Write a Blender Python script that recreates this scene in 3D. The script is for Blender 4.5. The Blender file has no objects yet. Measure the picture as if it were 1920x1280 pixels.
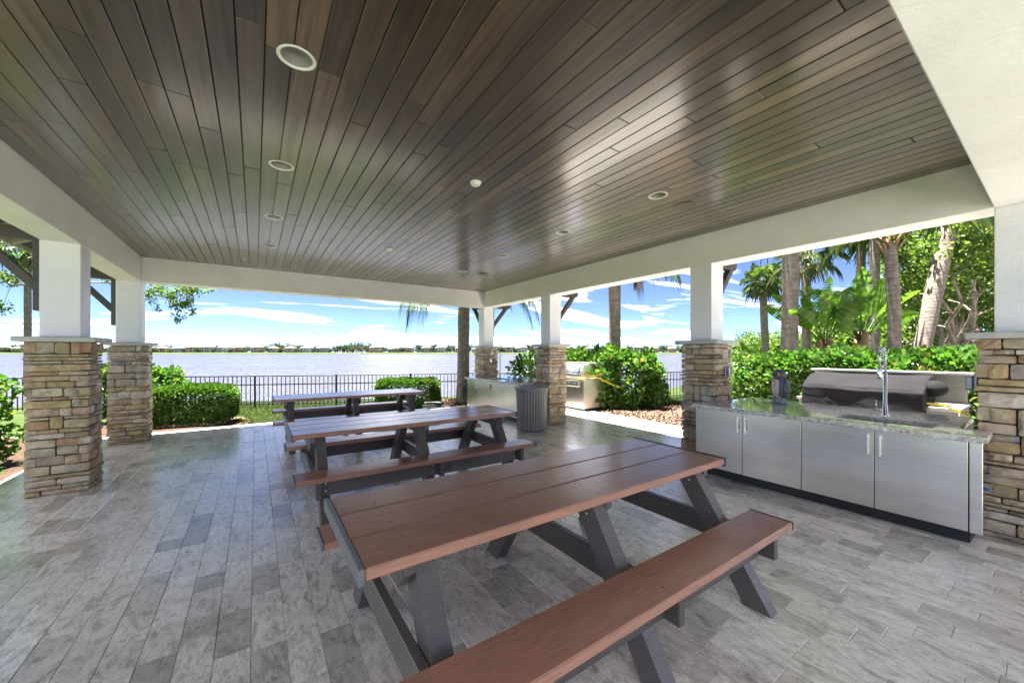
import bpy, math, random
import numpy as np
from mathutils import Vector, Matrix

random.seed(7)
RNG = np.random.default_rng(11)
SC = bpy.context.scene
COL = SC.collection
rad = math.radians

# ------------------------------------------------------------------ camera
CAM_H = 1.52
YAW = rad(34.18)
FPX = 709.7
cd = bpy.data.cameras.new('camera')
cd.sensor_width = 36.0
cd.lens = 36.0 * FPX / 1920.0
cd.shift_y = 20.0 / 1920.0
cd.clip_start = 0.02
cd.clip_end = 6000.0
cam = bpy.data.objects.new('camera', cd)
cam.location = (0, 0, CAM_H)
cam.rotation_euler = (rad(90), 0, -YAW)
COL.objects.link(cam)
SC.camera = cam

# ------------------------------------------------------------------ sky and sun
TO_SUN = Vector((-0.06, 0.12, 1.0)).normalized()
SUN_EL = math.asin(TO_SUN.z)
SUN_AZ = math.atan2(TO_SUN.x, TO_SUN.y)
SKY_STRENGTH = 0.05
w = bpy.data.worlds.new('World')
SC.world = w
w.use_nodes = True
nt = w.node_tree
nt.nodes.clear()
N = nt.nodes.new
L = nt.links.new
out = N('ShaderNodeOutputWorld'); bg = N('ShaderNodeBackground')
sky = N('ShaderNodeTexSky'); sky.sky_type = 'NISHITA'; sky.sun_disc = False
sky.sun_elevation = SUN_EL; sky.sun_rotation = SUN_AZ
sky.air_density = 0.125; sky.dust_density = 0.1; sky.ozone_density = 1.5
tc = N('ShaderNodeTexCoord'); sep = N('ShaderNodeSeparateXYZ')
L(tc.outputs['Generated'], sep.inputs[0])
zz = N('ShaderNodeMath'); zz.operation = 'MAXIMUM'; zz.inputs[1].default_value = 0.0
L(sep.outputs['Z'], zz.inputs[0])
za = N('ShaderNodeMath'); za.operation = 'ADD'; za.inputs[1].default_value = 0.12
L(zz.outputs[0], za.inputs[0])
dx = N('ShaderNodeMath'); dx.operation = 'DIVIDE'; L(sep.outputs['X'], dx.inputs[0]); L(za.outputs[0], dx.inputs[1])
dy = N('ShaderNodeMath'); dy.operation = 'DIVIDE'; L(sep.outputs['Y'], dy.inputs[0]); L(za.outputs[0], dy.inputs[1])
cmb = N('ShaderNodeCombineXYZ'); L(dx.outputs[0], cmb.inputs[0]); L(dy.outputs[0], cmb.inputs[1])
mp = N('ShaderNodeMapping'); mp.inputs['Rotation'].default_value = (0, 0, YAW)
mp.inputs['Scale'].default_value = (0.55, 1.25, 1.0)
L(cmb.outputs[0], mp.inputs['Vector'])
n1 = N('ShaderNodeTexNoise'); n1.inputs['Scale'].default_value = 0.9; n1.inputs['Detail'].default_value = 6
n1.inputs['Roughness'].default_value = 0.56; n1.inputs['Distortion'].default_value = 0.9
L(mp.outputs[0], n1.inputs['Vector'])
cr = N('ShaderNodeValToRGB'); cr.color_ramp.elements[0].position = 0.52; cr.color_ramp.elements[1].position = 0.95
cr.color_ramp.elements[0].color = (0, 0, 0, 1); cr.color_ramp.elements[1].color = (0.85, 0.85, 0.85, 1)
L(n1.outputs[0], cr.inputs[0])
mixc = N('ShaderNodeMix'); mixc.data_type = 'RGBA'; mixc.blend_type = 'MIX'
L(cr.outputs[0], mixc.inputs[0]); L(sky.outputs[0], mixc.inputs[6]); mixc.inputs[7].default_value = (24.0, 23.0, 21.5, 1)
L(mixc.outputs[2], bg.inputs['Color']); bg.inputs['Strength'].default_value = SKY_STRENGTH
L(bg.outputs[0], out.inputs['Surface'])

sd = bpy.data.lights.new('sun', 'SUN'); sd.energy = 3.8; sd.angle = rad(0.6); sd.color = (1.0, 0.965, 0.90)
so = bpy.data.objects.new('sun', sd); COL.objects.link(so)
so.rotation_euler = TO_SUN.to_track_quat('Z', 'Y').to_euler()

vs = SC.view_settings
vs.view_transform = 'Standard'; vs.look = 'None'; vs.gamma = 1.0; vs.use_curve_mapping = False
vs.exposure = 3.8
SC.cycles.max_bounces = 10; SC.cycles.diffuse_bounces = 6; SC.cycles.glossy_bounces = 4
SC.cycles.transparent_max_bounces = 8
SC.cycles.caustics_reflective = False; SC.cycles.caustics_refractive = False

# ------------------------------------------------------------------ pixel helpers (photo measurements to metres)
F_ = Vector((math.sin(YAW), math.cos(YAW), 0)); R_ = Vector((math.cos(YAW), -math.sin(YAW), 0))
def at_depth(px, depth, z=0.0):
    p = F_ * depth + R_ * ((px - 960) / FPX * depth)
    return Vector((p.x, p.y, z))
def z_at(py, depth):
    return CAM_H + (660 - py) / FPX * depth

# ------------------------------------------------------------------ materials
MATS = {}
def principled(name):
    m = bpy.data.materials.new(name); m.use_nodes = True
    t = m.node_tree; b = t.nodes['Principled BSDF']
    MATS[name] = m
    return m, t, b
def nd(t, typ, **kw):
    n = t.nodes.new(typ)
    for k, v in kw.items():
        if k in n.inputs: n.inputs[k].default_value = v
        else: setattr(n, k, v)
    return n
def math_n(t, op, a, b=None):
    n = t.nodes.new('ShaderNodeMath'); n.operation = op
    for i, v in enumerate((a, b)):
        if v is None: continue
        if isinstance(v, (int, float)): n.inputs[i].default_value = v
        else: t.links.new(v, n.inputs[i])
    return n.outputs[0]
def mix_c(t, fac, a, b, blend='MIX'):
    n = t.nodes.new('ShaderNodeMix'); n.data_type = 'RGBA'; n.blend_type = blend
    for i, v in ((0, fac), (6, a), (7, b)):
        if isinstance(v, (int, float)): n.inputs[i].default_value = v
        elif isinstance(v, tuple): n.inputs[i].default_value = (*v, 1)
        else: t.links.new(v, n.inputs[i])
    return n.outputs[2]
def ramp(t, src, stops):
    n = t.nodes.new('ShaderNodeValToRGB'); t.links.new(src, n.inputs[0])
    e = n.color_ramp.elements
    while len(e) < len(stops): e.new(0.5)
    for k, (p, c) in enumerate(stops):
        e[k].position = p; e[k].color = (*c, 1) if len(c) == 3 else c
    return n.outputs[0]
def noise(t, vec, scale, detail=4, rough=0.55, dist=0.0):
    n = nd(t, 'ShaderNodeTexNoise'); n.inputs['Scale'].default_value = scale; n.inputs['Detail'].default_value = detail
    n.inputs['Roughness'].default_value = rough; n.inputs['Distortion'].default_value = dist
    if vec is not None: t.links.new(vec, n.inputs['Vector'])
    return n.outputs[0]
def mapping(t, vec, scale=(1, 1, 1), rot=(0, 0, 0)):
    n = nd(t, 'ShaderNodeMapping'); n.inputs['Scale'].default_value = scale; n.inputs['Rotation'].default_value = rot
    t.links.new(vec, n.inputs['Vector']); return n.outputs[0]
def bump(t, b, h, strength=0.3, dist=0.01):
    n = nd(t, 'ShaderNodeBump'); n.inputs['Strength'].default_value = strength; n.inputs['Distance'].default_value = dist
    t.links.new(h, n.inputs['Height']); t.links.new(n.outputs[0], b.inputs['Normal'])
def position(t): return t.nodes.new('ShaderNodeNewGeometry').outputs['Position']
def objcoord(t): return t.nodes.new('ShaderNodeTexCoord').outputs['Object']
def piece_random(t, stuff=False):
    """a random value for each piece: object random, or per loose island in a joined mesh"""
    if stuff: return t.nodes.new('ShaderNodeNewGeometry').outputs['Random Per Island']
    return t.nodes.new('ShaderNodeObjectInfo').outputs['Random']
def offset_vec(t, vec, rnd, amount=37.0):
    c = t.nodes.new('ShaderNodeCombineXYZ')
    v = math_n(t, 'MULTIPLY', rnd, amount)
    for i in range(3): t.links.new(v, c.inputs[i])
    a = t.nodes.new('ShaderNodeVectorMath'); a.operation = 'ADD'
    t.links.new(vec, a.inputs[0]); t.links.new(c.outputs[0], a.inputs[1]); return a.outputs[0]

def m_simple(name, col, rough=0.6, metal=0.0, var=0.12, scale=8.0, bmp=0.0, bscale=60.0):
    m, t, b = principled(name)
    p = position(t); n = noise(t, p, scale, 5)
    dark = tuple(c * (1 - var) for c in col); lite = tuple(min(1, c * (1 + var)) for c in col)
    t.links.new(ramp(t, n, [(0.3, dark), (0.7, lite)]), b.inputs['Base Color'])
    b.inputs['Roughness'].default_value = rough; b.inputs['Metallic'].default_value = metal
    if bmp: bump(t, b, noise(t, p, bscale, 6), bmp, 0.004)
    return m

def m_paver(name, stuff):
    m, t, b = principled(name)
    r = piece_random(t, stuff); p = position(t); v = offset_vec(t, p, r)
    base = ramp(t, r, [(0.0, (0.46, 0.43, 0.385)), (0.16, (0.66, 0.615, 0.555)), (0.32, (0.82, 0.775, 0.71)), (0.75, (0.88, 0.835, 0.765)), (1.0, (0.93, 0.89, 0.825))])
    vein = noise(t, mapping(t, v, (9, 4, 1)), 1.0, 9, 0.66, 1.4)
    c1 = mix_c(t, 0.85, base, ramp(t, vein, [(0.30, (0.40, 0.395, 0.385)), (0.44, (0.90, 0.90, 0.895)), (0.52, (1.08, 1.08, 1.08)), (0.62, (1.0, 1.0, 1.0)), (0.78, (0.62, 0.61, 0.60))]), 'MULTIPLY')
    cl = noise(t, mapping(t, v, (14, 5, 1)), 1.0, 8, 0.62, 2.2)
    c1 = mix_c(t, 0.75, c1, ramp(t, cl, [(0.30, (0.50, 0.495, 0.48)), (0.48, (1.0, 1.0, 1.0)), (0.70, (1.25, 1.25, 1.24))]), 'MULTIPLY')
    crk = noise(t, mapping(t, v, (15, 7, 1)), 1.0, 6, 0.62, 3.0)
    c1 = mix_c(t, 0.9, c1, ramp(t, crk, [(0.47, (1, 1, 1)), (0.495, (1.30, 1.30, 1.29)), (0.505, (0.58, 0.57, 0.55)), (0.535, (1, 1, 1))]), 'MULTIPLY')
    spl = noise(t, mapping(t, v, (30, 15, 1)), 1.0, 6, 0.7, 1.0)
    c1 = mix_c(t, 0.7, c1, ramp(t, spl, [(0.34, (0.62, 0.61, 0.60)), (0.44, (1, 1, 1)), (0.62, (1, 1, 1)), (0.70, (1.18, 1.18, 1.18))]), 'MULTIPLY')
    fine = noise(t, v, 60, 6, 0.7)
    c2 = mix_c(t, 0.25, c1, ramp(t, fine, [(0.3, (0.75, 0.75, 0.75)), (0.7, (1.1, 1.1, 1.1))]), 'MULTIPLY')
    t.links.new(c2, b.inputs['Base Color'])
    rr = ramp(t, noise(t, v, 5, 5), [(0.3, (0.23,) * 3), (0.7, (0.40,) * 3)])
    t.links.new(rr, b.inputs['Roughness'])
    b.inputs['Specular IOR Level'].default_value = 0.6
    b.inputs['Coat Weight'].default_value = 0.9; b.inputs['Coat Roughness'].default_value = 0.20
    h = noise(t, mapping(t, v, (1.0, 0.6, 1)), 9, 8, 0.6, 0.6)
    bump(t, b, h, 0.35, 0.010)
    return m
m_paver('paver_stone', False); m_paver('paver_stone_field', True)

def m_plank():
    m, t, b = principled('ceiling_wood')
    r = piece_random(t); p = position(t); v = offset_vec(t, p, r)
    base = ramp(t, r, [(0.0, (0.038, 0.025, 0.019)), (0.35, (0.062, 0.041, 0.030)), (0.75, (0.086, 0.057, 0.040)), (1.0, (0.130, 0.084, 0.056))])
    g = noise(t, mapping(t, v, (22, 1.1, 1)), 1.0, 8, 0.62, 0.7)
    c1 = mix_c(t, 0.9, base, ramp(t, g, [(0.32, (0.42, 0.39, 0.37)), (0.50, (1, 1, 1)), (0.72, (1.7, 1.58, 1.4))]), 'MULTIPLY')
    blot = noise(t, mapping(t, v, (2.5, 0.9, 1)), 1.0, 4, 0.6, 0.5)
    c2 = mix_c(t, 0.85, c1, ramp(t, blot, [(0.30, (0.50, 0.50, 0.52)), (0.55, (1, 1, 1)), (0.75, (1.35, 1.25, 1.12))]), 'MULTIPLY')
    t.links.new(c2, b.inputs['Base Color'])
    b.inputs['Roughness'].default_value = 0.42
    b.inputs['Coat Weight'].default_value = 1.0; b.inputs['Coat Roughness'].default_value = 0.19; b.inputs['Coat IOR'].default_value = 1.5
    bump(t, b, g, 0.06, 0.004)
m_plank()

def m_ledge():
    m, t, b = principled('ledge_stone')
    r = piece_random(t); p = position(t); v = offset_vec(t, p, r)
    base = ramp(t, r, [(0.0, (0.22, 0.175, 0.13)), (0.14, (0.46, 0.35, 0.17)), (0.30, (0.50, 0.41, 0.26)), (0.45, (0.40, 0.35, 0.27)),
                       (0.58, (0.54, 0.44, 0.31)), (0.70, (0.40, 0.24, 0.14)), (0.82, (0.60, 0.55, 0.45)), (0.92, (0.50, 0.38, 0.29)), (1.0, (0.27, 0.255, 0.24))])
    n = noise(t, v, 9, 8, 0.65, 0.6)
    c1 = mix_c(t, 0.8, base, ramp(t, n, [(0.30, (0.40, 0.37, 0.35)), (0.5, (1, 1, 1)), (0.70, (1.4, 1.36, 1.28))]), 'MULTIPLY')
    n2 = noise(t, v, 5, 4, 0.5)
    c2 = mix_c(t, ramp(t, n2, [(0.48, (0, 0, 0)), (0.68, (0.65,) * 3)]), c1, (0.42, 0.25, 0.12))
    t.links.new(c2, b.inputs['Base Color']); b.inputs['Roughness'].default_value = 0.8
    bump(t, b, noise(t, mapping(t, v, (1, 1, 1.6)), 22, 9, 0.7), 0.65, 0.012)
m_ledge()

def m_stucco(name, col, s=0.5):
    m, t, b = principled(name); p = position(t)
    n = noise(t, p, 2.2, 5, 0.6)
    t.links.new(ramp(t, n, [(0.3, tuple(c * 0.90 for c in col)), (0.7, col)]), b.inputs['Base Color'])
    b.inputs['Roughness'].default_value = 0.55
    h1 = noise(t, p, 26, 6, 0.6, 0.4); h2 = noise(t, p, 120, 3, 0.5)
    hh = math_n(t, 'ADD', h1, math_n(t, 'MULTIPLY', h2, 0.3))
    bump(t, b, hh, s * 0.9, 0.012)
m_stucco('white_stucco', (0.88, 0.86, 0.865))

def m_granite():
    m, t, b = principled('granite'); p = position(t)
    v1 = nd(t, 'ShaderNodeTexVoronoi'); v1.inputs['Scale'].default_value = 55; t.links.new(p, v1.inputs['Vector'])
    n = noise(t, p, 30, 8, 0.7, 0.8)
    c = ramp(t, n, [(0.30, (0.08, 0.07, 0.06)), (0.40, (0.38, 0.34, 0.28)), (0.50, (0.66, 0.61, 0.52)), (0.66, (0.80, 0.77, 0.70)), (0.8, (0.50, 0.40, 0.30))])
    c2 = mix_c(t, 0.35, c, v1.outputs['Color'], 'SOFT_LIGHT')
    t.links.new(c2, b.inputs['Base Color']); b.inputs['Roughness'].default_value = 0.07
m_granite()

def m_steel(name, horiz=True, col=(0.90, 0.83, 0.74), rough=0.30):
    m, t, b = principled(name); p = position(t)
    g = noise(t, mapping(t, p, (3, 3, 260)), 1.0, 4, 0.6)
    big = noise(t, mapping(t, p, (1.5, 1.5, 4)), 1.0, 3)
    cb = ramp(t, big, [(0.3, tuple(c * 0.86 for c in col)), (0.7, col)])
    cb = mix_c(t, 0.45, cb, ramp(t, noise(t, mapping(t, p, (1.2, 1.2, 90)), 1.0, 5, 0.7), [(0.3, (0.80, 0.80, 0.80)), (0.7, (1.1, 1.1, 1.1))]), 'MULTIPLY')
    t.links.new(cb, b.inputs['Base Color'])
    b.inputs['Metallic'].default_value = 1.0
    t.links.new(ramp(t, g, [(0.3, (rough * 0.93,) * 3), (0.7, (rough * 1.08,) * 3)]), b.inputs['Roughness'])
    b.inputs['Anisotropic'].default_value = 0.5
    sm = noise(t, p, 3.2, 5, 0.6)
    bump(t, b, math_n(t, 'ADD', big, math_n(t, 'MULTIPLY', g, 0.02)), 0.10, 0.02)
m_steel('brushed_steel')

def m_lumber(name, col, rough=0.36, var=0.22, gr=(7, 85, 85)):
    m, t, b = principled(name)
    r = piece_random(t); v = offset_vec(t, objcoord(t), r)
    g = noise(t, mapping(t, v, gr), 1.0, 4, 0.5, 0.2)
    base = ramp(t, r, [(0, tuple(c * (1 - var) for c in col)), (1, tuple(c * (1 + var) for c in col))])
    c1 = mix_c(t, 0.75, base, ramp(t, g, [(0.25, (0.78, 0.76, 0.75)), (0.5, (1.0, 1.0, 1.0)), (0.75, (1.22, 1.20, 1.18))]), 'MULTIPLY')
    patch = noise(t, v, 3.0, 4, 0.6)
    c2 = mix_c(t, 0.35, c1, ramp(t, patch, [(0.3, (0.80, 0.78, 0.78)), (0.7, (1.15, 1.12, 1.1))]), 'MULTIPLY')
    t.links.new(c2, b.inputs['Base Color'])
    pr = noise(t, v, 11, 5)
    t.links.new(ramp(t, pr, [(0.25, (rough * 0.9,) * 3), (0.75, (rough * 1.15,) * 3)]), b.inputs['Roughness'])
    fine = noise(t, v, 90, 5, 0.7)
    bump(t, b, math_n(t, 'ADD', g, math_n(t, 'MULTIPLY', fine, 0.3)), 0.07, 0.003)
m_lumber('red_brown_lumber', (0.42, 0.215, 0.15), 0.22, 0.16)
m_lumber('charcoal_lumber', (0.105, 0.090, 0.083), 0.36, 0.18)
m_lumber('stained_timber', (0.075, 0.060, 0.055), 0.55, 0.2)
m_lumber('bin_slat_lumber', (0.30, 0.27, 0.25), 0.5, 0.18, (85, 85, 7))
m_lumber('grey_edge_lumber', (0.17, 0.17, 0.185), 0.42, 0.1)

def m_leaf(name, stops, rough=0.42, transl=0.35):
    m, t, b = principled(name)
    r = t.nodes.new('ShaderNodeNewGeometry').outputs['Random Per Island']
    c = ramp(t, r, stops)
    p = position(t)
    c = mix_c(t, 0.6, c, ramp(t, noise(t, p, 1.7, 3), [(0.3, (0.75, 0.8, 0.7)), (0.7, (1.2, 1.15, 1.1))]), 'MULTIPLY')
    t.links.new(c, b.inputs['Base Color']); b.inputs['Roughness'].default_value = rough; b.inputs['Specular IOR Level'].default_value = 0.22
    tr = t.nodes.new('ShaderNodeBsdfTranslucent'); t.links.new(mix_c(t, 1.0, c, (1.25, 1.5, 0.6), 'MULTIPLY'), tr.inputs['Color'])
    mx = t.nodes.new('ShaderNodeMixShader'); mx.inputs[0].default_value = transl
    t.links.new(b.outputs[0], mx.inputs[1]); t.links.new(tr.outputs[0], mx.inputs[2])
    t.links.new(mx.outputs[0], t.nodes['Material Output'].inputs['Surface'])
m_leaf('leaf_boxwood', [(0, (0.018, 0.045, 0.010)), (0.5, (0.05, 0.115, 0.018)), (0.93, (0.09, 0.175, 0.03)), (0.965, (0.15, 0.16, 0.04)), (1, (0.16, 0.10, 0.04))])
m_leaf('leaf_clusia', [(0, (0.03, 0.08, 0.018)), (0.5, (0.065, 0.145, 0.03)), (0.9, (0.12, 0.20, 0.04)), (0.97, (0.17, 0.18, 0.05)), (1, (0.20, 0.12, 0.05))], 0.3)
m_leaf('leaf_oak', [(0, (0.05, 0.085, 0.018)), (0.5, (0.10, 0.16, 0.03)), (1, (0.17, 0.23, 0.05))])
m_leaf('leaf_palm', [(0, (0.035, 0.07, 0.02)), (0.6, (0.08, 0.13, 0.035)), (1, (0.17, 0.19, 0.06))])
m_leaf('leaf_palm_dead', [(0, (0.14, 0.08, 0.04)), (1, (0.28, 0.18, 0.10))])
m_leaf('leaf_paddle', [(0, (0.06, 0.13, 0.02)), (0.6, (0.11, 0.20, 0.03)), (1, (0.18, 0.26, 0.05))], 0.3, .5)
m_leaf('leaf_far', [(0, (0.022, 0.034, 0.017)), (0.6, (0.04, 0.056, 0.026)), (1, (0.062, 0.076, 0.036))], 0.7, .15)
m_leaf('grass_blade', [(0, (0.018, 0.033, 0.004)), (0.6, (0.03, 0.05, 0.006)), (1, (0.05, 0.068, 0.012))], 0.7, .2)

def m_ground(name, stops, scale, rough=0.9, b1=0.5, bs=40):
    m, t, b = principled(name); p = position(t)
    n = noise(t, p, scale, 8, 0.65)
    t.links.new(ramp(t, n, stops), b.inputs['Base Color']); b.inputs['Roughness'].default_value = rough; b.inputs['Specular IOR Level'].default_value = 0.15
    bump(t, b, noise(t, p, bs, 6, 0.7), b1, 0.03)
m_ground('lawn', [(0.3, (0.018, 0.032, 0.004)), (0.55, (0.028, 0.047, 0.006)), (0.75, (0.042, 0.058, 0.010))], 2.2)
m_ground('mulch_base', [(0.3, (0.03, 0.018, 0.012)), (0.6, (0.065, 0.038, 0.025)), (0.8, (0.10, 0.06, 0.04))], 18, 0.95, 0.8, 50)
m_ground('grout', [(0.3, (0.16, 0.155, 0.15)), (0.7, (0.24, 0.235, 0.225))], 25)
m_ground('far_land', [(0.3, (0.025, 0.036, 0.010)), (0.7, (0.045, 0.058, 0.018))], 0.05, 0.95, 0.1, 1)

def m_mulch():
    m, t, b = principled('mulch_chip')
    r = piece_random(t, True)
    t.links.new(ramp(t, r, [(0, (0.03, 0.016, 0.011)), (0.4, (0.085, 0.045, 0.028)), (0.75, (0.14, 0.078, 0.05)), (1, (0.22, 0.15, 0.10))]), b.inputs['Base Color'])
    b.inputs['Roughness'].default_value = 0.9
m_mulch()

def m_bark(name, a, c, zs=14):
    m, t, b = principled(name); p = position(t)
    n = noise(t, mapping(t, p, (5, 5, zs)), 1.0, 7, 0.65, 0.5)
    n2 = noise(t, p, 9, 5, 0.6)
    c1 = ramp(t, n, [(0.3, a), (0.7, c)])
    c2 = mix_c(t, 0.8, c1, ramp(t, n2, [(0.35, (0.7, 0.68, 0.66)), (0.65, (1.2, 1.2, 1.2)), (0.8, (1.5, 1.5, 1.45))]), 'MULTIPLY')
    t.links.new(c2, b.inputs['Base Color']); b.inputs['Roughness'].default_value = 0.9
    bump(t, b, n, 0.9, 0.03)
m_bark('palm_bark', (0.12, 0.097, 0.078), (0.28, 0.24, 0.195), 22)
m_bark('tree_bark', (0.16, 0.135, 0.11), (0.36, 0.32, 0.27), 4)
m_bark('banana_bark', (0.17, 0.09, 0.045), (0.36, 0.22, 0.12), 8)

def m_water():
    m, t, b = principled('lake_water'); p = position(t)
    b.inputs['Base Color'].default_value = (0.040, 0.039, 0.042, 1)
    b.inputs['IOR'].default_value = 1.33
    t.links.new(ramp(t, noise(t, mapping(t, p, (0.012, 0.06, 1), (0, 0, YAW)), 1.0, 5, 0.6), [(0.35, (0.12,) * 3), (0.65, (0.34,) * 3)]), b.inputs['Roughness'])
    h = noise(t, mapping(t, p, (0.9, 2.6, 1), (0, 0, YAW)), 1.0, 6, 0.62, 0.4)
    h2 = noise(t, mapping(t, p, (0.03, 0.12, 1), (0, 0, YAW)), 1.0, 4, 0.6)
    bump(t, b, math_n(t, 'ADD', h, math_n(t, 'MULTIPLY', h2, 2.0)), 0.9, 0.25)
m_water()

m_simple('bounce_stone', (0.25, 0.243, 0.237), 0.6, 0, 0.1, 2, 0.2)
m_simple('dark_steel', (0.05, 0.05, 0.05), 0.5, 0.6)
m_simple('black_aluminium', (0.03, 0.032, 0.038), 0.4, 0.3)
m_simple('black_plastic', (0.018, 0.018, 0.02), 0.35)
m_simple('column_cap', (0.50, 0.48, 0.44), 0.7, 0, 0.15, 6, 0.3)
m_simple('mortar', (0.10, 0.085, 0.07), 0.95)
m_simple('satin_handle', (0.85, 0.84, 0.82), 0.35, 0.9)
m_simple('chrome', (0.72, 0.72, 0.72), 0.16, 1.0)
m_simple('white_trim', (0.78, 0.77, 0.73), 0.4)
m_simple('light_can', (0.26, 0.25, 0.23), 0.35)
m_simple('speaker_brown', (0.12, 0.085, 0.06), 0.6)
def m_cloth():
    m, t, b = principled('cover_cloth'); p = position(t)
    n = noise(t, p, 3, 4)
    t.links.new(ramp(t, n, [(0.3, (0.0085, 0.008, 0.0088)), (0.7, (0.0125, 0.012, 0.013))]), b.inputs['Base Color'])
    b.inputs['Roughness'].default_value = 0.85; b.inputs['Specular IOR Level'].default_value = 0.12
    q = mapping(t, p, (1.0, 0.8, 1.7), (0.45, 0, 0))
    c1 = noise(t, q, 2.6, 1, 0.4, 0.8); c2 = noise(t, mapping(t, p, (1, 1.3, 1.0), (-0.6, 0, 0)), 4.5, 1, 0.4, 0.6)
    r1 = math_n(t, 'ABSOLUTE', math_n(t, 'SUBTRACT', c1, 0.5)); r2 = math_n(t, 'ABSOLUTE', math_n(t, 'SUBTRACT', c2, 0.5))
    bump(t, b, math_n(t, 'ADD', r1, math_n(t, 'MULTIPLY', r2, 0.35)), 0.5, 0.08)
m_cloth()
m_simple('island_slab', (0.15, 0.145, 0.13), 0.5, 0, 0.15, 8, 0.2)
m_simple('tape_yellow', (0.30, 0.23, 0.012), 0.4)
m_simple('tape_blue', (0.06, 0.16, 0.62), 0.5)
m_simple('paper', (0.82, 0.82, 0.84), 0.6)
m_simple('red_sticker', (0.62, 0.14, 0.06), 0.5)
m_simple('liner', (0.30, 0.31, 0.33), 0.3)
m_simple('owl_dark', (0.09, 0.09, 0.11), 0.55, 0, 0.4, 40, 0.5, 120)
m_simple('owl_breast', (0.50, 0.46, 0.38), 0.6, 0, 0.5, 60, 0.6, 110)
m_simple('owl_base', (0.20, 0.22, 0.26), 0.6, 0, 0.5, 40, 0.5, 90)
m_simple('owl_eye', (0.65, 0.42, 0.05), 0.15)
m_simple('roof_tile', (0.22, 0.20, 0.18), 0.8)
m_simple('soffit_dark', (0.035, 0.03, 0.027), 0.7)
m_simple('rafter_paint', (0.42, 0.41, 0.38), 0.6)
m_simple('hose_green', (0.05, 0.09, 0.05), 0.4)
m_simple('hose_grey', (0.09, 0.10, 0.105), 0.4)
m_simple('outlet_grey', (0.36, 0.36, 0.37), 0.35, 0.6)
m_simple('sail_white', (0.85, 0.85, 0.85), 0.6)
m_simple('flower_orange', (0.75, 0.16, 0.03), 0.5)
m_simple('blue_valve', (0.05, 0.14, 0.5), 0.4)
for nme, c in (('house_white', (0.60, 0.59, 0.58)), ('house_cream', (0.46, 0.39, 0.31)), ('house_grey', (0.38, 0.38, 0.40)), ('house_tan', (0.38, 0.30, 0.22)),
               ('tile_orange', (0.17, 0.085, 0.045)), ('tile_grey', (0.085, 0.083, 0.085)), ('tile_tan', (0.17, 0.13, 0.085)), ('tile_brown', (0.11, 0.07, 0.05)),
               ('window_glass', (0.03, 0.035, 0.045))):
    m_simple(nme, c, 0.7 if nme != 'window_glass' else 0.1)

# ------------------------------------------------------------------ mesh helpers
def mesh_data(name, V, Fs, smooth=False):
    me = bpy.data.meshes.new(name)
    me.from_pydata([tuple(v) for v in V], [], [tuple(f) for f in Fs])
    if smooth:
        me.polygons.foreach_set('use_smooth', [True] * len(me.polygons))
    me.update(); return me
def mesh_np(name, V, Q, smooth=False):
    """V (n,3), Q (m,k) with k = 3 or 4"""
    me = bpy.data.meshes.new(name); k = Q.shape[1]
    me.vertices.add(len(V)); me.vertices.foreach_set('co', np.ascontiguousarray(V, dtype=np.float32).ravel())
    me.loops.add(Q.size); me.loops.foreach_set('vertex_index', np.ascontiguousarray(Q, dtype=np.int32).ravel())
    me.polygons.add(len(Q)); me.polygons.foreach_set('loop_start', np.arange(0, Q.size, k, dtype=np.int32))
    me.update(calc_edges=True)
    if smooth: me.polygons.foreach_set('use_smooth', np.ones(len(Q), dtype=bool))
    me.validate(); return me
def link(name, me, mat=None, parent=None, loc=None, rot=None):
    o = bpy.data.objects.new(name, me); COL.objects.link(o)
    if mat and me is not None and len(me.materials) == 0: me.materials.append(MATS[mat])
    if parent is not None: o.parent = parent
    if loc is not None: o.location = loc
    if rot is not None: o.rotation_euler = rot
    return o
def tag(o, label, cat, group=None):
    o['label'] = label; o['category'] = cat
    if group: o['group'] = group
    return o
def thing(name, label, cat, loc=(0, 0, 0), rz=0.0, group=None):
    o = bpy.data.objects.new(name, None); COL.objects.link(o); o.location = loc; o.rotation_euler = (0, 0, rz)
    o.empty_display_size = 0.1
    return tag(o, label, cat, group)
def kind(o, k, label=None):
    o['kind'] = k
    if label: o['label'] = label
    return o
def copy_tree(o, parent=None):
    c = o.copy(); COL.objects.link(c)
    if parent is not None: c.parent = parent
    for ch in list(o.children): copy_tree(ch, c)
    return c

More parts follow.
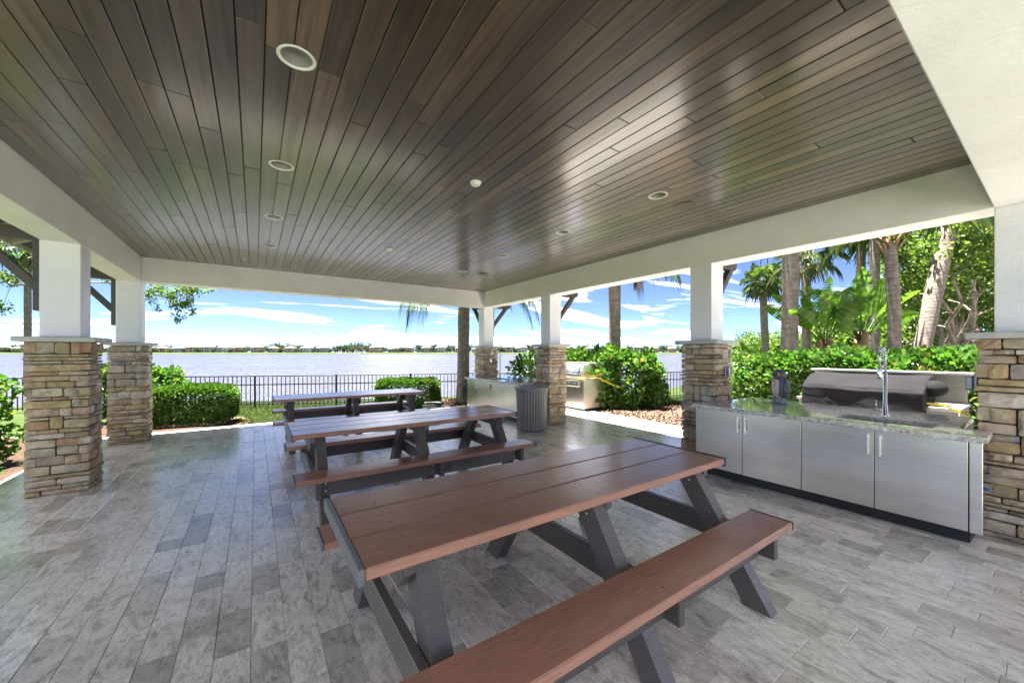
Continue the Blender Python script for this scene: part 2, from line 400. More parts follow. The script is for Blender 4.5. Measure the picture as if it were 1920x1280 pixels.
class MB:
    def __init__(s): s.V = []; s.F = []
    def add(s, V, F):
        n = len(s.V); s.V += [Vector(v) for v in V]; s.F += [[i + n for i in f] for f in F]; return s
    def box(s, lo, hi, b=0.0, M=None):
        x0, y0, z0 = lo; x1, y1, z1 = hi
        if b <= 0:
            V = [(x0, y0, z0), (x1, y0, z0), (x1, y1, z0), (x0, y1, z0), (x0, y0, z1), (x1, y0, z1), (x1, y1, z1), (x0, y1, z1)]
            F = [(0, 3, 2, 1), (4, 5, 6, 7), (0, 1, 5, 4), (1, 2, 6, 5), (2, 3, 7, 6), (3, 0, 4, 7)]
        else:
            b = min(b, (x1 - x0) * .45, (y1 - y0) * .45, (z1 - z0) * .45)
            V = []
            cs = [(sx, sy, sz) for sz in (0, 1) for sy in (0, 1) for sx in (0, 1)]
            X = (x0, x1); Y = (y0, y1); Z = (z0, z1); sg = (1, -1)
            for sx, sy, sz in cs:
                x, y, z = X[sx], Y[sy], Z[sz]; bx, by, bz = b * sg[sx], b * sg[sy], b * sg[sz]
                V += [(x, y + by, z + bz), (x + bx, y, z + bz), (x + bx, y + by, z)]
            i = lambda sx, sy, sz, k: (sz * 4 + sy * 2 + sx) * 3 + k
            F = [[i(0, 0, 0, 0), i(0, 0, 1, 0), i(0, 1, 1, 0), i(0, 1, 0, 0)], [i(1, 0, 0, 0), i(1, 1, 0, 0), i(1, 1, 1, 0), i(1, 0, 1, 0)],
                 [i(0, 0, 0, 1), i(1, 0, 0, 1), i(1, 0, 1, 1), i(0, 0, 1, 1)], [i(0, 1, 0, 1), i(0, 1, 1, 1), i(1, 1, 1, 1), i(1, 1, 0, 1)],
                 [i(0, 0, 0, 2), i(0, 1, 0, 2), i(1, 1, 0, 2), i(1, 0, 0, 2)], [i(0, 0, 1, 2), i(1, 0, 1, 2), i(1, 1, 1, 2), i(0, 1, 1, 2)]]
            for a in (0, 1):
                for c in (0, 1):
                    F.append([i(0, a, c, 1), i(1, a, c, 1), i(1, a, c, 2), i(0, a, c, 2)])
                    F.append([i(a, 0, c, 0), i(a, 1, c, 0), i(a, 1, c, 2), i(a, 0, c, 2)])
                    F.append([i(a, c, 0, 0), i(a, c, 1, 0), i(a, c, 1, 1), i(a, c, 0, 1)])
            for sx, sy, sz in cs: F.append([i(sx, sy, sz, 0), i(sx, sy, sz, 1), i(sx, sy, sz, 2)])
        if M is not None: V = [M @ Vector(v) for v in V]
        return s.add(V, F)
    def bar(s, p, q, wx, wy, b=0.004, up=(1, 0, 0)):
        """box beam from p to q, section wx (along up) by wy"""
        p = Vector(p); q = Vector(q); d = (q - p); ln = d.length; z = d.normalized()
        x = Vector(up); x = (x - z * x.dot(z)).normalized(); y = z.cross(x)
        M = Matrix(((x.x, y.x, z.x, p.x), (x.y, y.y, z.y, p.y), (x.z, y.z, z.z, p.z), (0, 0, 0, 1)))
        return s.box((-wx / 2, -wy / 2, 0), (wx / 2, wy / 2, ln), b, M)
    def tube(s, pts, radii, n=8, caps=True):
        pts = [Vector(p) for p in pts]
        if isinstance(radii, (int, float)): radii = [radii] * len(pts)
        base = len(s.V); x = None
        for k, p in enumerate(pts):
            d = (pts[min(k + 1, len(pts) - 1)] - pts[max(k - 1, 0)]).normalized()
            if x is None: x = d.orthogonal().normalized()
            else:
                x = x - d * x.dot(d); x = x.normalized() if x.length > 1e-6 else d.orthogonal().normalized()
            y = d.cross(x)
            for j in range(n):
                a = 2 * math.pi * j / n
                s.V.append(p + (x * math.cos(a) + y * math.sin(a)) * radii[k])
        for k in range(len(pts) - 1):
            for j in range(n):
                a = base + k * n + j; b = base + k * n + (j + 1) % n
                s.F.append([a, b, b + n, a + n])
        if caps:
            s.F.append([base + j for j in range(n)][::-1]); e = base + (len(pts) - 1) * n; s.F.append([e + j for j in range(n)])
        return s
    def lathe(s, prof, n=24, c=(0, 0, 0), sx=1.0, sy=1.0, closed=False):
        base = len(s.V)
        for r, z in prof:
            for j in range(n):
                a = 2 * math.pi * j / n
                s.V.append(Vector((c[0] + r * math.cos(a) * sx, c[1] + r * math.sin(a) * sy, c[2] + z)))
        for k in range(len(prof) - 1):
            for j in range(n):
                a = base + k * n + j; b = base + k * n + (j + 1) % n
                s.F.append([a, b, b + n, a + n])
        if closed:
            s.F.append([base + j for j in range(n)][::-1]); e = base + (len(prof) - 1) * n; s.F.append([e + j for j in range(n)])
        return s
    def prism(s, poly, axis, a, b):
        """extrude 2-D poly along axis 'x','y' or 'z' from a to b"""
        def P(u, v, w): return {'x': (w, u, v), 'y': (u, w, v), 'z': (u, v, w)}[axis]
        n = len(poly); base = len(s.V)
        for w_ in (a, b): s.V += [Vector(P(u, v, w_)) for u, v in poly]
        s.F.append([base + i for i in range(n)]); s.F.append([base + n + i for i in range(n)][::-1])
        for i in range(n):
            j = (i + 1) % n; s.F.append([base + i, base + n + i, base + n + j, base + j])
        return s
    def sphere(s, c, r, n=10, m=6, sc=(1, 1, 1)):
        base = len(s.V); c = Vector(c)
        for k in range(m + 1):
            t = math.pi * k / m
            for j in range(n):
                a = 2 * math.pi * j / n
                s.V.append(c + Vector((math.sin(t) * math.cos(a) * sc[0], math.sin(t) * math.sin(a) * sc[1], math.cos(t) * sc[2])) * r)
        for k in range(m):
            for j in range(n):
                a = base + k * n + j; b = base + k * n + (j + 1) % n
                s.F.append([a, a + n, b + n, b])
        return s
    def build(s, name, mat, parent=None, smooth=False, loc=None, rot=None, center=False):
        V = s.V
        if center:
            c = sum(V, Vector()) / len(V); V = [v - c for v in V]
            loc = c if loc is None else Vector(loc) + c
        me = mesh_data(name, V, s.F, smooth)
        me.validate()
        return link(name, me, mat, parent, loc, rot)

# ================================================================== SETTING
# dimensions of the pavilion (metres, measured from the photograph)
XL, XR = -1.60, 5.10            # inner faces of the side beams
YN, YF = 0.352, 8.85            # inner faces of the near and far beams
PW = 0.305                      # post width
ZB, ZC = 2.72, 3.135            # beam underside, ceiling

# --- lake, banks
FENCE = [(-6.8, 16.2), (-4.0, 14.95), (-2.0, 14.0), (0.0, 13.05), (2.0, 12.25), (4.0, 11.5), (5.6, 10.9), (7.3, 10.0), (9.1, 9.0), (11.0, 8.0), (12.9, 7.1)]
ZG = -0.06
bm = MB(); S = 3200.0
bm.add([(-S, -S, -1.2), (S, -S, -1.2), (S, S, -1.2), (-S, S, -1.2)], [(0, 1, 2, 3)])
kind(bm.build('lake', 'lake_water'), 'structure', 'pale calm lake beyond the fence')

shore_in = [(-160, 92), (-40, 33.5), (-6.8, 17.6), (-2, 15.5), (2, 13.8), (5.6, 12.5), (9.1, 10.7), (12.5, 9.3), (17, 10.2), (30, 16.5), (60, 32), (160, 84), (700, 372)]
V = []; Fq = []
for k, (x, y) in enumerate(shore_in):
    V += [(x, -140 if k < 11 else -400, ZG), (x, 4, ZG), (x, y, ZG), (x + .5, y + 1.1, -0.45), (x + 1.4, y + 2.8, -1.35)]
for k in range(len(shore_in) - 1):
    for j in range(4):
        a = k * 5 + j; Fq.append((a, a + 5, a + 6, a + 1))
link('lawn', mesh_data('lawn', V, Fq), 'lawn')
kind(bpy.data.objects['lawn'], 'structure', 'green lawn around the pavilion')

SHORE_D = 556.0
bm = MB()
a0 = [at_depth(px, SHORE_D + 10 * math.sin(px * .013), -1.15) for px in range(-1400, 3400, 120)]
V = []; Fq = []
for k, p in enumerate(a0):
    q = p + F_ * 6; r = p + F_ * 30; e = p + F_ * 900
    V += [p, Vector((q.x, q.y, 0.3)), Vector((r.x, r.y, 1.0)), Vector((e.x, e.y, 1.5))]
for k in range(len(a0) - 1):
    for j in range(3):
        a = k * 4 + j; Fq.append((a, a + 4, a + 5, a + 1))
kind(link('far_shore', mesh_data('far_shore', V, Fq), 'far_land'), 'structure', 'low green far shore of the lake')

# --- terrace with pavers
TX0, TX1, TY0, TY1 = -2.48, 7.22, -1.2, 9.72
bm = MB(); bm.box((TX0, TY0, -0.14), (TX1, TY1, -0.018))
terr = kind(bm.build('terrace', 'grout'), 'structure', 'grey stone paver terrace under the pavilion')
PWID = 0.154
tiles = []
nx = int(round((TX1 - TX0) / PWID)); pw = (TX1 - TX0) / nx
rr = random.Random(5)
for i in range(nx):
    y = TY0 - rr.uniform(0, .4)
    while y < TY1:
        ln = rr.choice([0.20, 0.23, 0.305, 0.305, 0.38, 0.38, 0.46])
        y0, y1 = max(y, TY0), min(y + ln, TY1)
        if y1 - y0 > 0.05: tiles.append((TX0 + i * pw, y0, TX0 + (i + 1) * pw, y1, rr.uniform(-.0012, .0012)))
        y += ln
def proj_area(t):
    x0, y0, x1, y1, _ = t; c = Vector(((x0 + x1) / 2, (y0 + y1) / 2, 0))
    d = c.dot(F_)
    if d < 0.4: return 0
    px = 960 + FPX * c.dot(R_) / d; py = 660 + FPX * CAM_H / d
    if not (-20 < px < 1940 and py < 1300): return 0
    if XL - .4 < c.x < XL + .1 and 5.9 < c.y < 6.7: return 0
    if c.x > 4.62 and .4 < c.y < 2.7: return 0
    return (x1 - x0) * (y1 - y0) / d ** 3
tiles.sort(key=proj_area, reverse=True)
def paver_mesh(bm, t, ox=0, oy=0):
    x0, y0, x1, y1, dz = t; g = 0.0008; b = 0.0022
    x0 += g - ox; x1 -= g + ox; y0 += g - oy; y1 -= g + oy; z1 = dz
    V = [(x0, y0, -.03), (x1, y0, -.03), (x1, y1, -.03), (x0, y1, -.03), (x0, y0, z1 - .003), (x1, y0, z1 - .003), (x1, y1, z1 - .003), (x0, y1, z1 - .003),
         (x0 + b, y0 + b, z1), (x1 - b, y0 + b, z1), (x1 - b, y1 - b, z1), (x0 + b, y1 - b, z1)]
    F = [(8, 9, 10, 11)]
    for k in range(4):
        j = (k + 1) % 4; F += [(k, j, 4 + j, 4 + k), (4 + k, 4 + j, 8 + j, 8 + k)]
    bm.add(V, F)
for t in tiles[:300]:
    bm = MB(); cx, cy = (t[0] + t[2]) / 2, (t[1] + t[3]) / 2
    paver_mesh(bm, t, cx, cy)
    bm.build('paver', 'paver_stone', terr, loc=(cx, cy, 0))
bm = MB()
for t in tiles[300:]: paver_mesh(bm, t)
kind(bm.build('paver_field', 'paver_stone_field', terr), 'stuff')

# --- pale paved plaza added unseen behind the camera so sunlight bounces inside
bm = MB(); bm.box((-16, -26, -0.14), (20, -3.2, -0.02))
kind(bm.build('reflector', 'bounce_stone'), 'structure', 'pale paved plaza added unseen behind the pavilion for bounced light')

# --- mulch beds
def bed(name, poly, z, label, chips=2500, seed=1, hump=0.0):
    c = Vector((sum(p[0] for p in poly) / len(poly), sum(p[1] for p in poly) / len(poly), 0))
    V = [(c.x, c.y, z + hump)]; F = []
    n = len(poly)
    for s_ in (.6, 1.0):
        for p in poly: V.append((c.x + (p[0] - c.x) * s_, c.y + (p[1] - c.y) * s_, z + (hump * .6 if s_ < 1 else -.03)))
    for k in range(n):
        j = (k + 1) % n
        F += [(0, 1 + k, 1 + j), (1 + k, 1 + n + k, 1 + n + j, 1 + j)]
    o = kind(link(name, mesh_data(name, V, F), 'mulch_base'), 'structure', label)
    r = np.random.default_rng(seed); xs = np.array(poly)
    lo, hi = xs.min(0), xs.max(0); P = []
    while len(P) < chips:
        q = lo + (hi - lo) * r.random(2); ins = False
        for k in range(n):
            a, b = xs[k], xs[(k + 1) % n]
            if (a[1] > q[1]) != (b[1] > q[1]) and q[0] < (b[0] - a[0]) * (q[1] - a[1]) / (b[1] - a[1]) + a[0]: ins = not ins
        if ins: P.append(q)
    P = np.array(P); m_ = len(P)
    # height of the bed under a chip: linear from the hump centre outward
    ray_t = np.zeros(m_)
    for i in range(m_):
        d = P[i] - np.array((c.x, c.y)); best = 9
        for k in range(n):
            a, b = xs[k] - (c.x, c.y), xs[(k + 1) % n] - (c.x, c.y); e = b - a
            den = d[0] * e[1] - d[1] * e[0]
            if abs(den) < 1e-9: continue
            tt = (a[0] * e[1] - a[1] * e[0]) / den; uu = (a[0] * d[1] - a[1] * d[0]) / den
            if tt > 0 and -1e-6 <= uu <= 1 + 1e-6: best = min(best, tt)
        ray_t[i] = min(1, 1 / best)
    zc = z + np.where(ray_t < .6, hump * (1 - .4 * ray_t / .6), hump * .6 + (-.03 - hump * .6) * (ray_t - .6) / .4)
    a = r.random(m_) * 6.283; ln = .018 + .035 * r.random(m_); wd = .006 + .010 * r.random(m_); tl = r.normal(0, .35, m_)
    u = np.stack([np.cos(a), np.sin(a), tl], 1); v = np.stack([-np.sin(a), np.cos(a), r.normal(0, .4, m_)], 1)
    C = np.column_stack([P, zc + .008 + .012 * r.random(m_)])
    Vx = np.stack([C - u * ln[:, None] - v * wd[:, None], C + u * ln[:, None] - v * wd[:, None], C + u * ln[:, None] + v * wd[:, None], C - u * ln[:, None] + v * wd[:, None]], 1).reshape(-1, 3)
    ch = link('mulch_chips', mesh_np('mulch_chips', Vx, np.arange(4 * m_).reshape(-1, 4)), 'mulch_chip', o)
    kind(ch, 'stuff')
    return o
bed('mulch_bed', [(-2.50, 5.2), (-2.50, 8.6), (-2.45, 9.76), (-0.9, 9.75), (-.28, 9.80), (.05, 10.4), (-.35, 11.4), (-3.2, 12.4), (-5.0, 9.0), (-4.6, 5.4)], -.045, 'brown mulch bed around the left hedges', 9000, 2, .03)
bed('mulch_bed', [(7.24, 3.0), (7.24, 6.6), (7.25, 9.0), (8.4, 8.6), (9.6, 7.6), (10.3, 6.4), (9.0, 5.0), (8.0, 4.3), (7.9, 3.0)], -.03, 'brown mulch bed under the leafy bush beside the open grill', 9000, 3, .03)
bed('mulch_bed', [(4.4, 9.75), (6.4, 9.75), (7.1, 9.5), (7.0, 10.0), (5.9, 10.7), (4.6, 11.1), (3.9, 10.6)], -.03, 'reddish mulch mound around the palm behind the far counter', 6000, 4, .16)
bed('mulch_bed', [(7.95, -6), (7.95, 3.2), (9.6, 3.6), (18, 4.0), (26, 2), (26, -8)], -.04, 'mulch bed under the palms behind the long hedge', 2500, 5, .02)

# --- grass blades on the near lawn
def grass(name, poly_fn, box, n, seed, label):
    r = np.random.default_rng(seed)
    P = np.column_stack([box[0] + (box[1] - box[0]) * r.random(n), box[2] + (box[3] - box[2]) * r.random(n)])
    P = P[[poly_fn(x, y) for x, y in P]]; m_ = len(P)
    a = r.random(m_) * 6.283; hgt = .03 + .03 * r.random(m_); wd = .003 + .002 * r.random(m_); le = r.normal(0, .5, (m_, 2))
    B = np.column_stack([P, np.full(m_, ZG)]); u = np.column_stack([np.cos(a) * wd, np.sin(a) * wd, 0 * a])
    T = B + np.column_stack([le * hgt[:, None], hgt])
    Vx = np.stack([B - u, B + u, T], 1).reshape(-1, 3)
    return kind(link(name, mesh_np(name, Vx, np.arange(3 * m_).reshape(-1, 3)), 'grass_blade'), 'stuff', label)
grass('grass', lambda x, y: y > 9.74 and y < 14.9 - .45 * (x + 2) + .6 and not (x < -.25 and y < 11.4) and not (x > 3.9 and y < 10.9), (-1.5, 5.5, 9.74, 14.9), 70000, 3, 'short mown grass between terrace and fence')
grass('grass', lambda x, y: y < 9.6 - .5 * (x - 8) + .3 and y > 3.6 and (x - 8.6) * .9 + (y - 5.6) > 1.2 * (1 if y > 5 else .4) - 1.0, (8.2, 12.6, 3.8, 9.6), 45000, 4, 'bright grass patch beside the leafy bush')

# ================================================================== PAVILION
def stone_mesh(wd, ht, dp, r):
    """ledge stone: face in the x-z plane looking to -y, rounded and uneven"""
    nu, nv = 4, 3; V = []; F = []
    jit = min(wd, ht) * .07
    skew = [r.uniform(-jit, jit) for _ in range(4)]
    bul = r.uniform(.002, .012); ti = r.uniform(-.008, .008)
    for layer in range(2):
        for j in range(nv + 1):
            for i in range(nu + 1):
                u, v = i / nu, j / nv
                edge = (i in (0, nu)) or (j in (0, nv))
                x = (u - .5) * wd + (skew[0] * (1 - v) + skew[1] * v) * (1 - abs(2 * u - 1)) * .5
                z = (v - .5) * ht + (skew[2] * (1 - u) + skew[3] * u) * .8
                if i in (0, nu) and j in (0, nv):
                    x *= .965; z *= .93
                if layer == 0:
                    y = -dp - (0 if edge else bul * r.uniform(.4, 1.2)) + (0.005 if edge else 0) + ti * (u - .5) * 2 + r.uniform(-.004, .004)
                else: y = 0.03
                if layer == 1 and not edge: continue
                V.append((x, y, z))
    fi = lambda i, j: j * (nu + 1) + i
    for j in range(nv):
        for i in range(nu): F.append((fi(i, j), fi(i + 1, j), fi(i + 1, j + 1), fi(i, j + 1)))
    ring = [fi(i, 0) for i in range(nu + 1)] + [fi(nu, j) for j in range(1, nv + 1)] + [fi(i, nv) for i in range(nu - 1, -1, -1)] + [fi(0, j) for j in range(nv - 1, 0, -1)]
    # back ring was stored in scan order of edge cells
    back = {}; n = (nu + 1) * (nv + 1)
    for j in range(nv + 1):
        for i in range(nu + 1):
            if i in (0, nu) or j in (0, nv): back[fi(i, j)] = n; n += 1
    for k in range(len(ring)):
        a, b = ring[k], ring[(k + 1) % len(ring)]
        F.append((b, a, back[a], back[b]))
    me = mesh_data('stone', V, F, False)
    return me

def bracket(parent, ang, post_half, cx, cy):
    """timber knee bracket on the post face that looks to direction ang"""
    b = bpy.data.objects.new('bracket', None); COL.objects.link(b); b.parent = parent; b.location = (cx, cy, 0); b.rotation_euler = (0, 0, ang)
    x0 = post_half + .002
    mb = MB(); mb.box((x0, -.06, 1.97), (x0 + .075, .06, 2.86), .008); mb.build('bracket_post', 'stained_timber', b, center=True)
    mb = MB(); poly = [(x0 + .076, 2.735), (x0 + .55, 2.735), (x0 + .60, 2.77), (x0 + .61, 2.86), (x0 + .076, 2.86)]
    mb.prism(poly, 'y', -.05, .05); mb.build('bracket_arm', 'stained_timber', b, center=True)
    mb = MB(); mb.bar((x0 + .05, 0, 2.22), (x0 + .50, 0, 2.76), .085, .085, .006, up=(0, 1, 0)); mb.build('bracket_brace', 'stained_timber', b, center=True)
    return b

SH = 0.24   # half width of the stone pier
def column(cx, cy, label, brackets, seed, gap_face=None):
    r = random.Random(seed)
    t = thing('stone_column', label, 'column', (cx, cy, 0), 0, 'stone and stucco columns of the pavilion')
    MB().box((-SH + .045, -SH + .045, 0), (SH - .045, SH - .045, 1.63)).build('pier_core', 'mortar', t)
    MB().box((-.30, -.30, 1.63), (.30, .30, 1.683), .008).build('cap', 'column_cap', t)
    mb = MB(); h = PW / 2; mb.box((-h, -h, 1.683), (h, h, ZB), .006); mb.build('post', 'white_stucco', t)
    # courses
    zs = [0.0]
    while zs[-1] < 1.60:
        zs.append(zs[-1] + r.choice([.038, .048, .055, .062, .07, .08, .09, .10, .13]))
    k = 1.628 / zs[-1]; zs = [z * k for z in zs]; rows = len(zs) - 1
    for f in range(4):
        a = f * math.pi / 2
        blocked = []
        for q in range(rows):
            z0, z1 = zs[q], zs[q + 1]
            own = (q + f) % 2 == 0                       # this face's stones run out to the corner in alternate courses
            xe = SH - .004 if own else SH - .062
            x = -xe
            segs = []
            blk = sorted(blocked); blocked = []
            while x < xe - .02:
                nb = [b for b in blk if b[1] > x + .001]
                if nb and nb[0][0] <= x + .03:
                    x = nb[0][1]; continue
                lim = nb[0][0] if nb else xe
                ln = r.uniform(.09, .30)
                if (z1 - z0) < .08: ln *= 1.25
                if lim - (x + ln) < .075: ln = lim - x
                segs.append((x, x + ln)); x += ln
            for (xa, xb) in segs:
                zt = z1
                if q + 1 < rows and xa > -xe + .02 and xb < xe - .02 and r.random() < .22 and (zs[q + 2] - z0) < .26:
                    zt = zs[q + 2]; blocked.append((xa, xb))
                g = r.uniform(.003, .006)
                me = stone_mesh(xb - xa - 2 * g, zt - z0 - 2 * g, .05 + r.uniform(-.008, .014), r)
                o = link('stone', me, 'ledge_stone', t)
                lx, ly, lz = (xa + xb) / 2, -SH + .055, (z0 + zt) / 2
                ca, sa = math.cos(a), math.sin(a)
                o.location = (lx * ca - ly * sa, lx * sa + ly * ca, lz); o.rotation_euler = (0, 0, a)
    for ang in brackets: bracket(t, ang, h, 0, 0)
    return t
hp = PW / 2
column(XL - hp, 6.17 + hp, 'nearest stone and white stucco column at the left, beside the green shrubs', [math.pi], 1)
column(XL - hp, YF + hp, 'far left corner column with stone base in front of the clipped hedge', [math.pi, math.pi / 2], 2)
column(XR + hp, YF + hp, 'far corner column with stone base behind the tall arched faucet', [0, math.pi / 2], 3)
column(XR + hp, 6.10 + hp, 'stone column standing directly behind the slatted trash can', [0], 4)
column(XR + hp, 2.715 + hp, 'stone column at the left end of the near granite counter', [0], 5)
column(XR + hp, 0.047 + hp, 'stone column at the right edge, at the end of the near granite counter', [0], 6)

roof = thing('pavilion_roof', 'pavilion roof with white stucco beams and dark glossy plank ceiling', 'roof', (0, 0, 0))
def beam(lo, hi):
    mb = MB(); mb.box(lo, hi, .006); return mb.build('beam', 'white_stucco', roof)
beam((XL - PW, YN - PW, ZB), (XL, YF + PW, 3.24))
beam((XR, YN - PW, ZB), (XR + PW, YF + PW, 3.24))
beam((XL + .002, YF, ZB + .002), (XR - .002, YF + PW, 3.238))
beam((XL + .002, YN - PW, ZB + .002), (XR - .002, YN, 3.238))
# roof deck above, eaves, rafters
EX0, EX1, EY0, EY1, EZ = XL - PW - .68, XR + PW + .68, YN - PW - .68, YF + PW + .68, 2.90
mb = MB(); mb.box((XL - .1, YN - .1, 3.245), (XR + .1, YF + .1, 3.29)); mb.build('roof_deck', 'soffit_dark', roof)
xm = (XL + XR) / 2
def hip(z, off):
    a, b, c, d = (EX0 - off, EY0 - off, z), (EX1 + off, EY0 - off, z), (EX1 + off, EY1 + off, z), (EX0 - off, EY1 + off, z)
    rise = (EX1 - EX0 + 2 * off) / 2 * .42
    e, f = (xm, EY0 + (EX1 - EX0) / 2, z + rise), (xm, EY1 - (EX1 - EX0) / 2, z + rise)
    return [a, b, c, d, e, f], [(0, 1, 4), (1, 2, 5, 4), (2, 3, 5), (3, 0, 4, 5)]
mb = MB(); V, F = hip(EZ + .10, .03); mb.add(V, F); mb.build('roof_shell', 'roof_tile', roof)
mb = MB(); V, F = hip(EZ + .06, -.01); mb.add(V, F); mb.build('soffit', 'soffit_dark', roof)
for (lo, hi) in (((EX0 - .03, EY0 - .03, EZ), (EX0, EY1 + .03, EZ + .16)), ((EX1, EY0 - .03, EZ), (EX1 + .03, EY1 + .03, EZ + .16)),
                 ((EX0, EY0 - .03, EZ), (EX1, EY0, EZ + .16)), ((EX0, EY1, EZ), (EX1, EY1 + .03, EZ + .16))):
    mb = MB(); mb.box(lo, hi, .004); mb.build('fascia', 'rafter_paint', roof)
raf = MB(); y_ = EY0 + .3
while y_ < EY1 - .2:
    if abs(y_ - 6.3) > .12:
        mb = MB(); mb.bar((EX0 + .01, y_, EZ + .045), (XL - PW - .01, y_, EZ + .045 + .67 * .42), .05, .085, .003, up=(0, 1, 0)); mb.build('rafter', 'rafter_paint', roof)
        mb = MB(); mb.bar((EX1 - .01, y_, EZ + .045), (XR + PW + .01, y_, EZ + .045 + .67 * .42), .05, .085, .003, up=(0, 1, 0)); mb.build('rafter', 'rafter_paint', roof)
    y_ += .61

# ceiling boards, with holes for the recessed lights
LIGHTS = [(x, y) for x in (0.19, 3.44) for y in (2.385, 3.835, 5.35, 6.815)]
mb = MB(); mb.box((XL + .003, YN + .003, 3.20), (XR - .003, YF - .003, 3.215)); ceil = mb.build('ceiling', 'soffit_dark', roof)
npl = 53; plw = (XR - XL - .004) / npl; rr = random.Random(21)
HS = .086
for i in range(npl):
    x0 = XL + .002 + i * plw; x1 = x0 + plw; y = YN + .002 - rr.uniform(0, 2.2)
    while y < YF:
        ln = rr.uniform(1.1, 3.4); y0, y1 = max(y, YN + .002), min(y + ln, YF - .002); y += ln
        if YF - .002 - y1 < .25: y1 = YF - .002; y = YF
        if y1 - y0 < .05: continue
        xa, xb, ya, yb = x0 + .0026, x1 - .0026, y0 + .0022, y1 - .0022
        zt = ZC + .02; z0 = ZC + rr.uniform(-.0008, .0008)
        holes = [(lx, ly) for lx, ly in LIGHTS if lx + HS > xa and lx - HS < xb and ly + HS > ya and ly - HS < yb]
        mb = MB()
        if not holes: mb.box((xa, ya, z0), (xb, yb, zt), .0035)
        else:
            yc = ya
            for lx, ly in sorted(holes, key=lambda q: q[1]):
                h0, h1 = max(ly - HS, ya), min(ly + HS, yb)
                if h0 > yc + .002: mb.box((xa, yc, z0), (xb, h0, zt))
                nst = 14; sw = (xb - xa) / nst
                for q in range(nst):
                    u0, u1 = xa + q * sw, xa + (q + 1) * sw; dxm = abs((u0 + u1) / 2 - lx)
                    ch = math.sqrt(HS * HS - dxm * dxm) if dxm < HS else 0.0
                    if ch <= 0: mb.box((u0, h0, z0), (u1, h1, zt)); continue
                    if ly - ch > h0 + .0005: mb.box((u0, h0, z0), (u1, min(ly - ch, h1), zt))
                    if ly + ch < h1 - .0005: mb.box((u0, max(ly + ch, h0), z0), (u1, h1, zt))
                yc = h1
            if yb > yc + .002: mb.box((xa, yc, z0), (xb, yb, zt))
        o = mb.build('ceiling_plank', 'ceiling_wood', ceil, center=True); o.rotation_euler = (0, rr.uniform(-.011, .011) if not holes else 0, 0)

ORD = ['first', 'second', 'third', 'fourth', 'fifth', 'sixth', 'seventh', 'eighth', 'ninth', 'tenth', 'eleventh', 'twelfth', 'thirteenth', 'fourteenth', 'fifteenth',
       'sixteenth', 'seventeenth', 'eighteenth', 'nineteenth', 'twentieth']
def ordinal(k):
    if k < 20: return ORD[k]
    tens = {2: 'twenty', 3: 'thirty', 4: "forty", 5: "fifty", 6: "sixty", 7: "seventy"}; d, u = divmod(k + 1, 10); tens.update({8: 'eighty', 9: 'ninety'})
    return {2: 'twentieth', 3: 'thirtieth', 4: "fortieth", 5: "fiftieth", 6: "sixtieth", 7: "seventieth", 8: "eightieth", 9: "ninetieth"}[d] if u == 0 else tens[d] + '-' + ORD[u - 1]
mb = MB(); mb.lathe([(.0785, .004), (.0795, -.003), (.090, -.004), (.0965, -.001), (.0965, -.0005)], 32); ringm = mb.build('trim_ring', 'white_trim', None, True)
mb = MB(); mb.lathe([(.0788, .003), (.074, .045), (.060, .058), (.001, .059)], 32); canm = mb.build('light_can', 'light_can', None, True)
for k, (x, y) in enumerate(LIGHTS):
    row = 'left' if k < 4 else 'right'
    t = thing('recessed_light', ['largest and nearest', 'second nearest', 'third nearest', 'farthest'][k % 4] + f' round recessed light in the {row} row of the plank ceiling', 'ceiling light', (x, y, ZC - .001), 0, 'round recessed ceiling lights')
    a = ringm if k == 0 else ringm.copy(); b = canm if k == 0 else canm.copy()
    if k: COL.objects.link(a); COL.objects.link(b)
    a.parent = t; b.parent = t
for k, (x, y) in enumerate([(1.735, 3.17), (1.735, 5.97)]):
    t = thing('smoke_detector', ('nearer' if k == 0 else 'farther') + ' small round white detector on the middle of the plank ceiling', 'detector', (x, y, ZC - .001), 0, 'ceiling detectors')
    mb = MB(); mb.lathe([(.052, 0), (.052, -.010), (.046, -.012)], 28); mb.build('base_ring', 'white_trim', t, True)
    mb = MB(); mb.lathe([(.044, -.008), (.043, -.026), (.034, -.034), (.001, -.036)], 28); mb.build('sensor_dome', 'white_trim', t, True)
for k, (x, y) in enumerate([(3.92, 2.38), (3.90, 6.78)]):
    t = thing('ceiling_speaker', ('large flat brown round speaker in the ceiling beside the nearest right light' if k == 0 else 'dark round ceiling speaker over the far cooking counter'), 'speaker', (x, y, ZC - .001), 0, 'round ceiling speakers')
    mb = MB(); mb.lathe([(.115, 0), (.115, -.008), (.105, -.010), (.103, -.006)], 36); mb.build('rim', 'speaker_brown', t, True)
    mb = MB(); mb.lathe([(.1025, -.005), (.06, -.009), (.001, -.010)], 36); mb.build('grille', 'speaker_brown' if k == 0 else 'black_plastic', t, True)

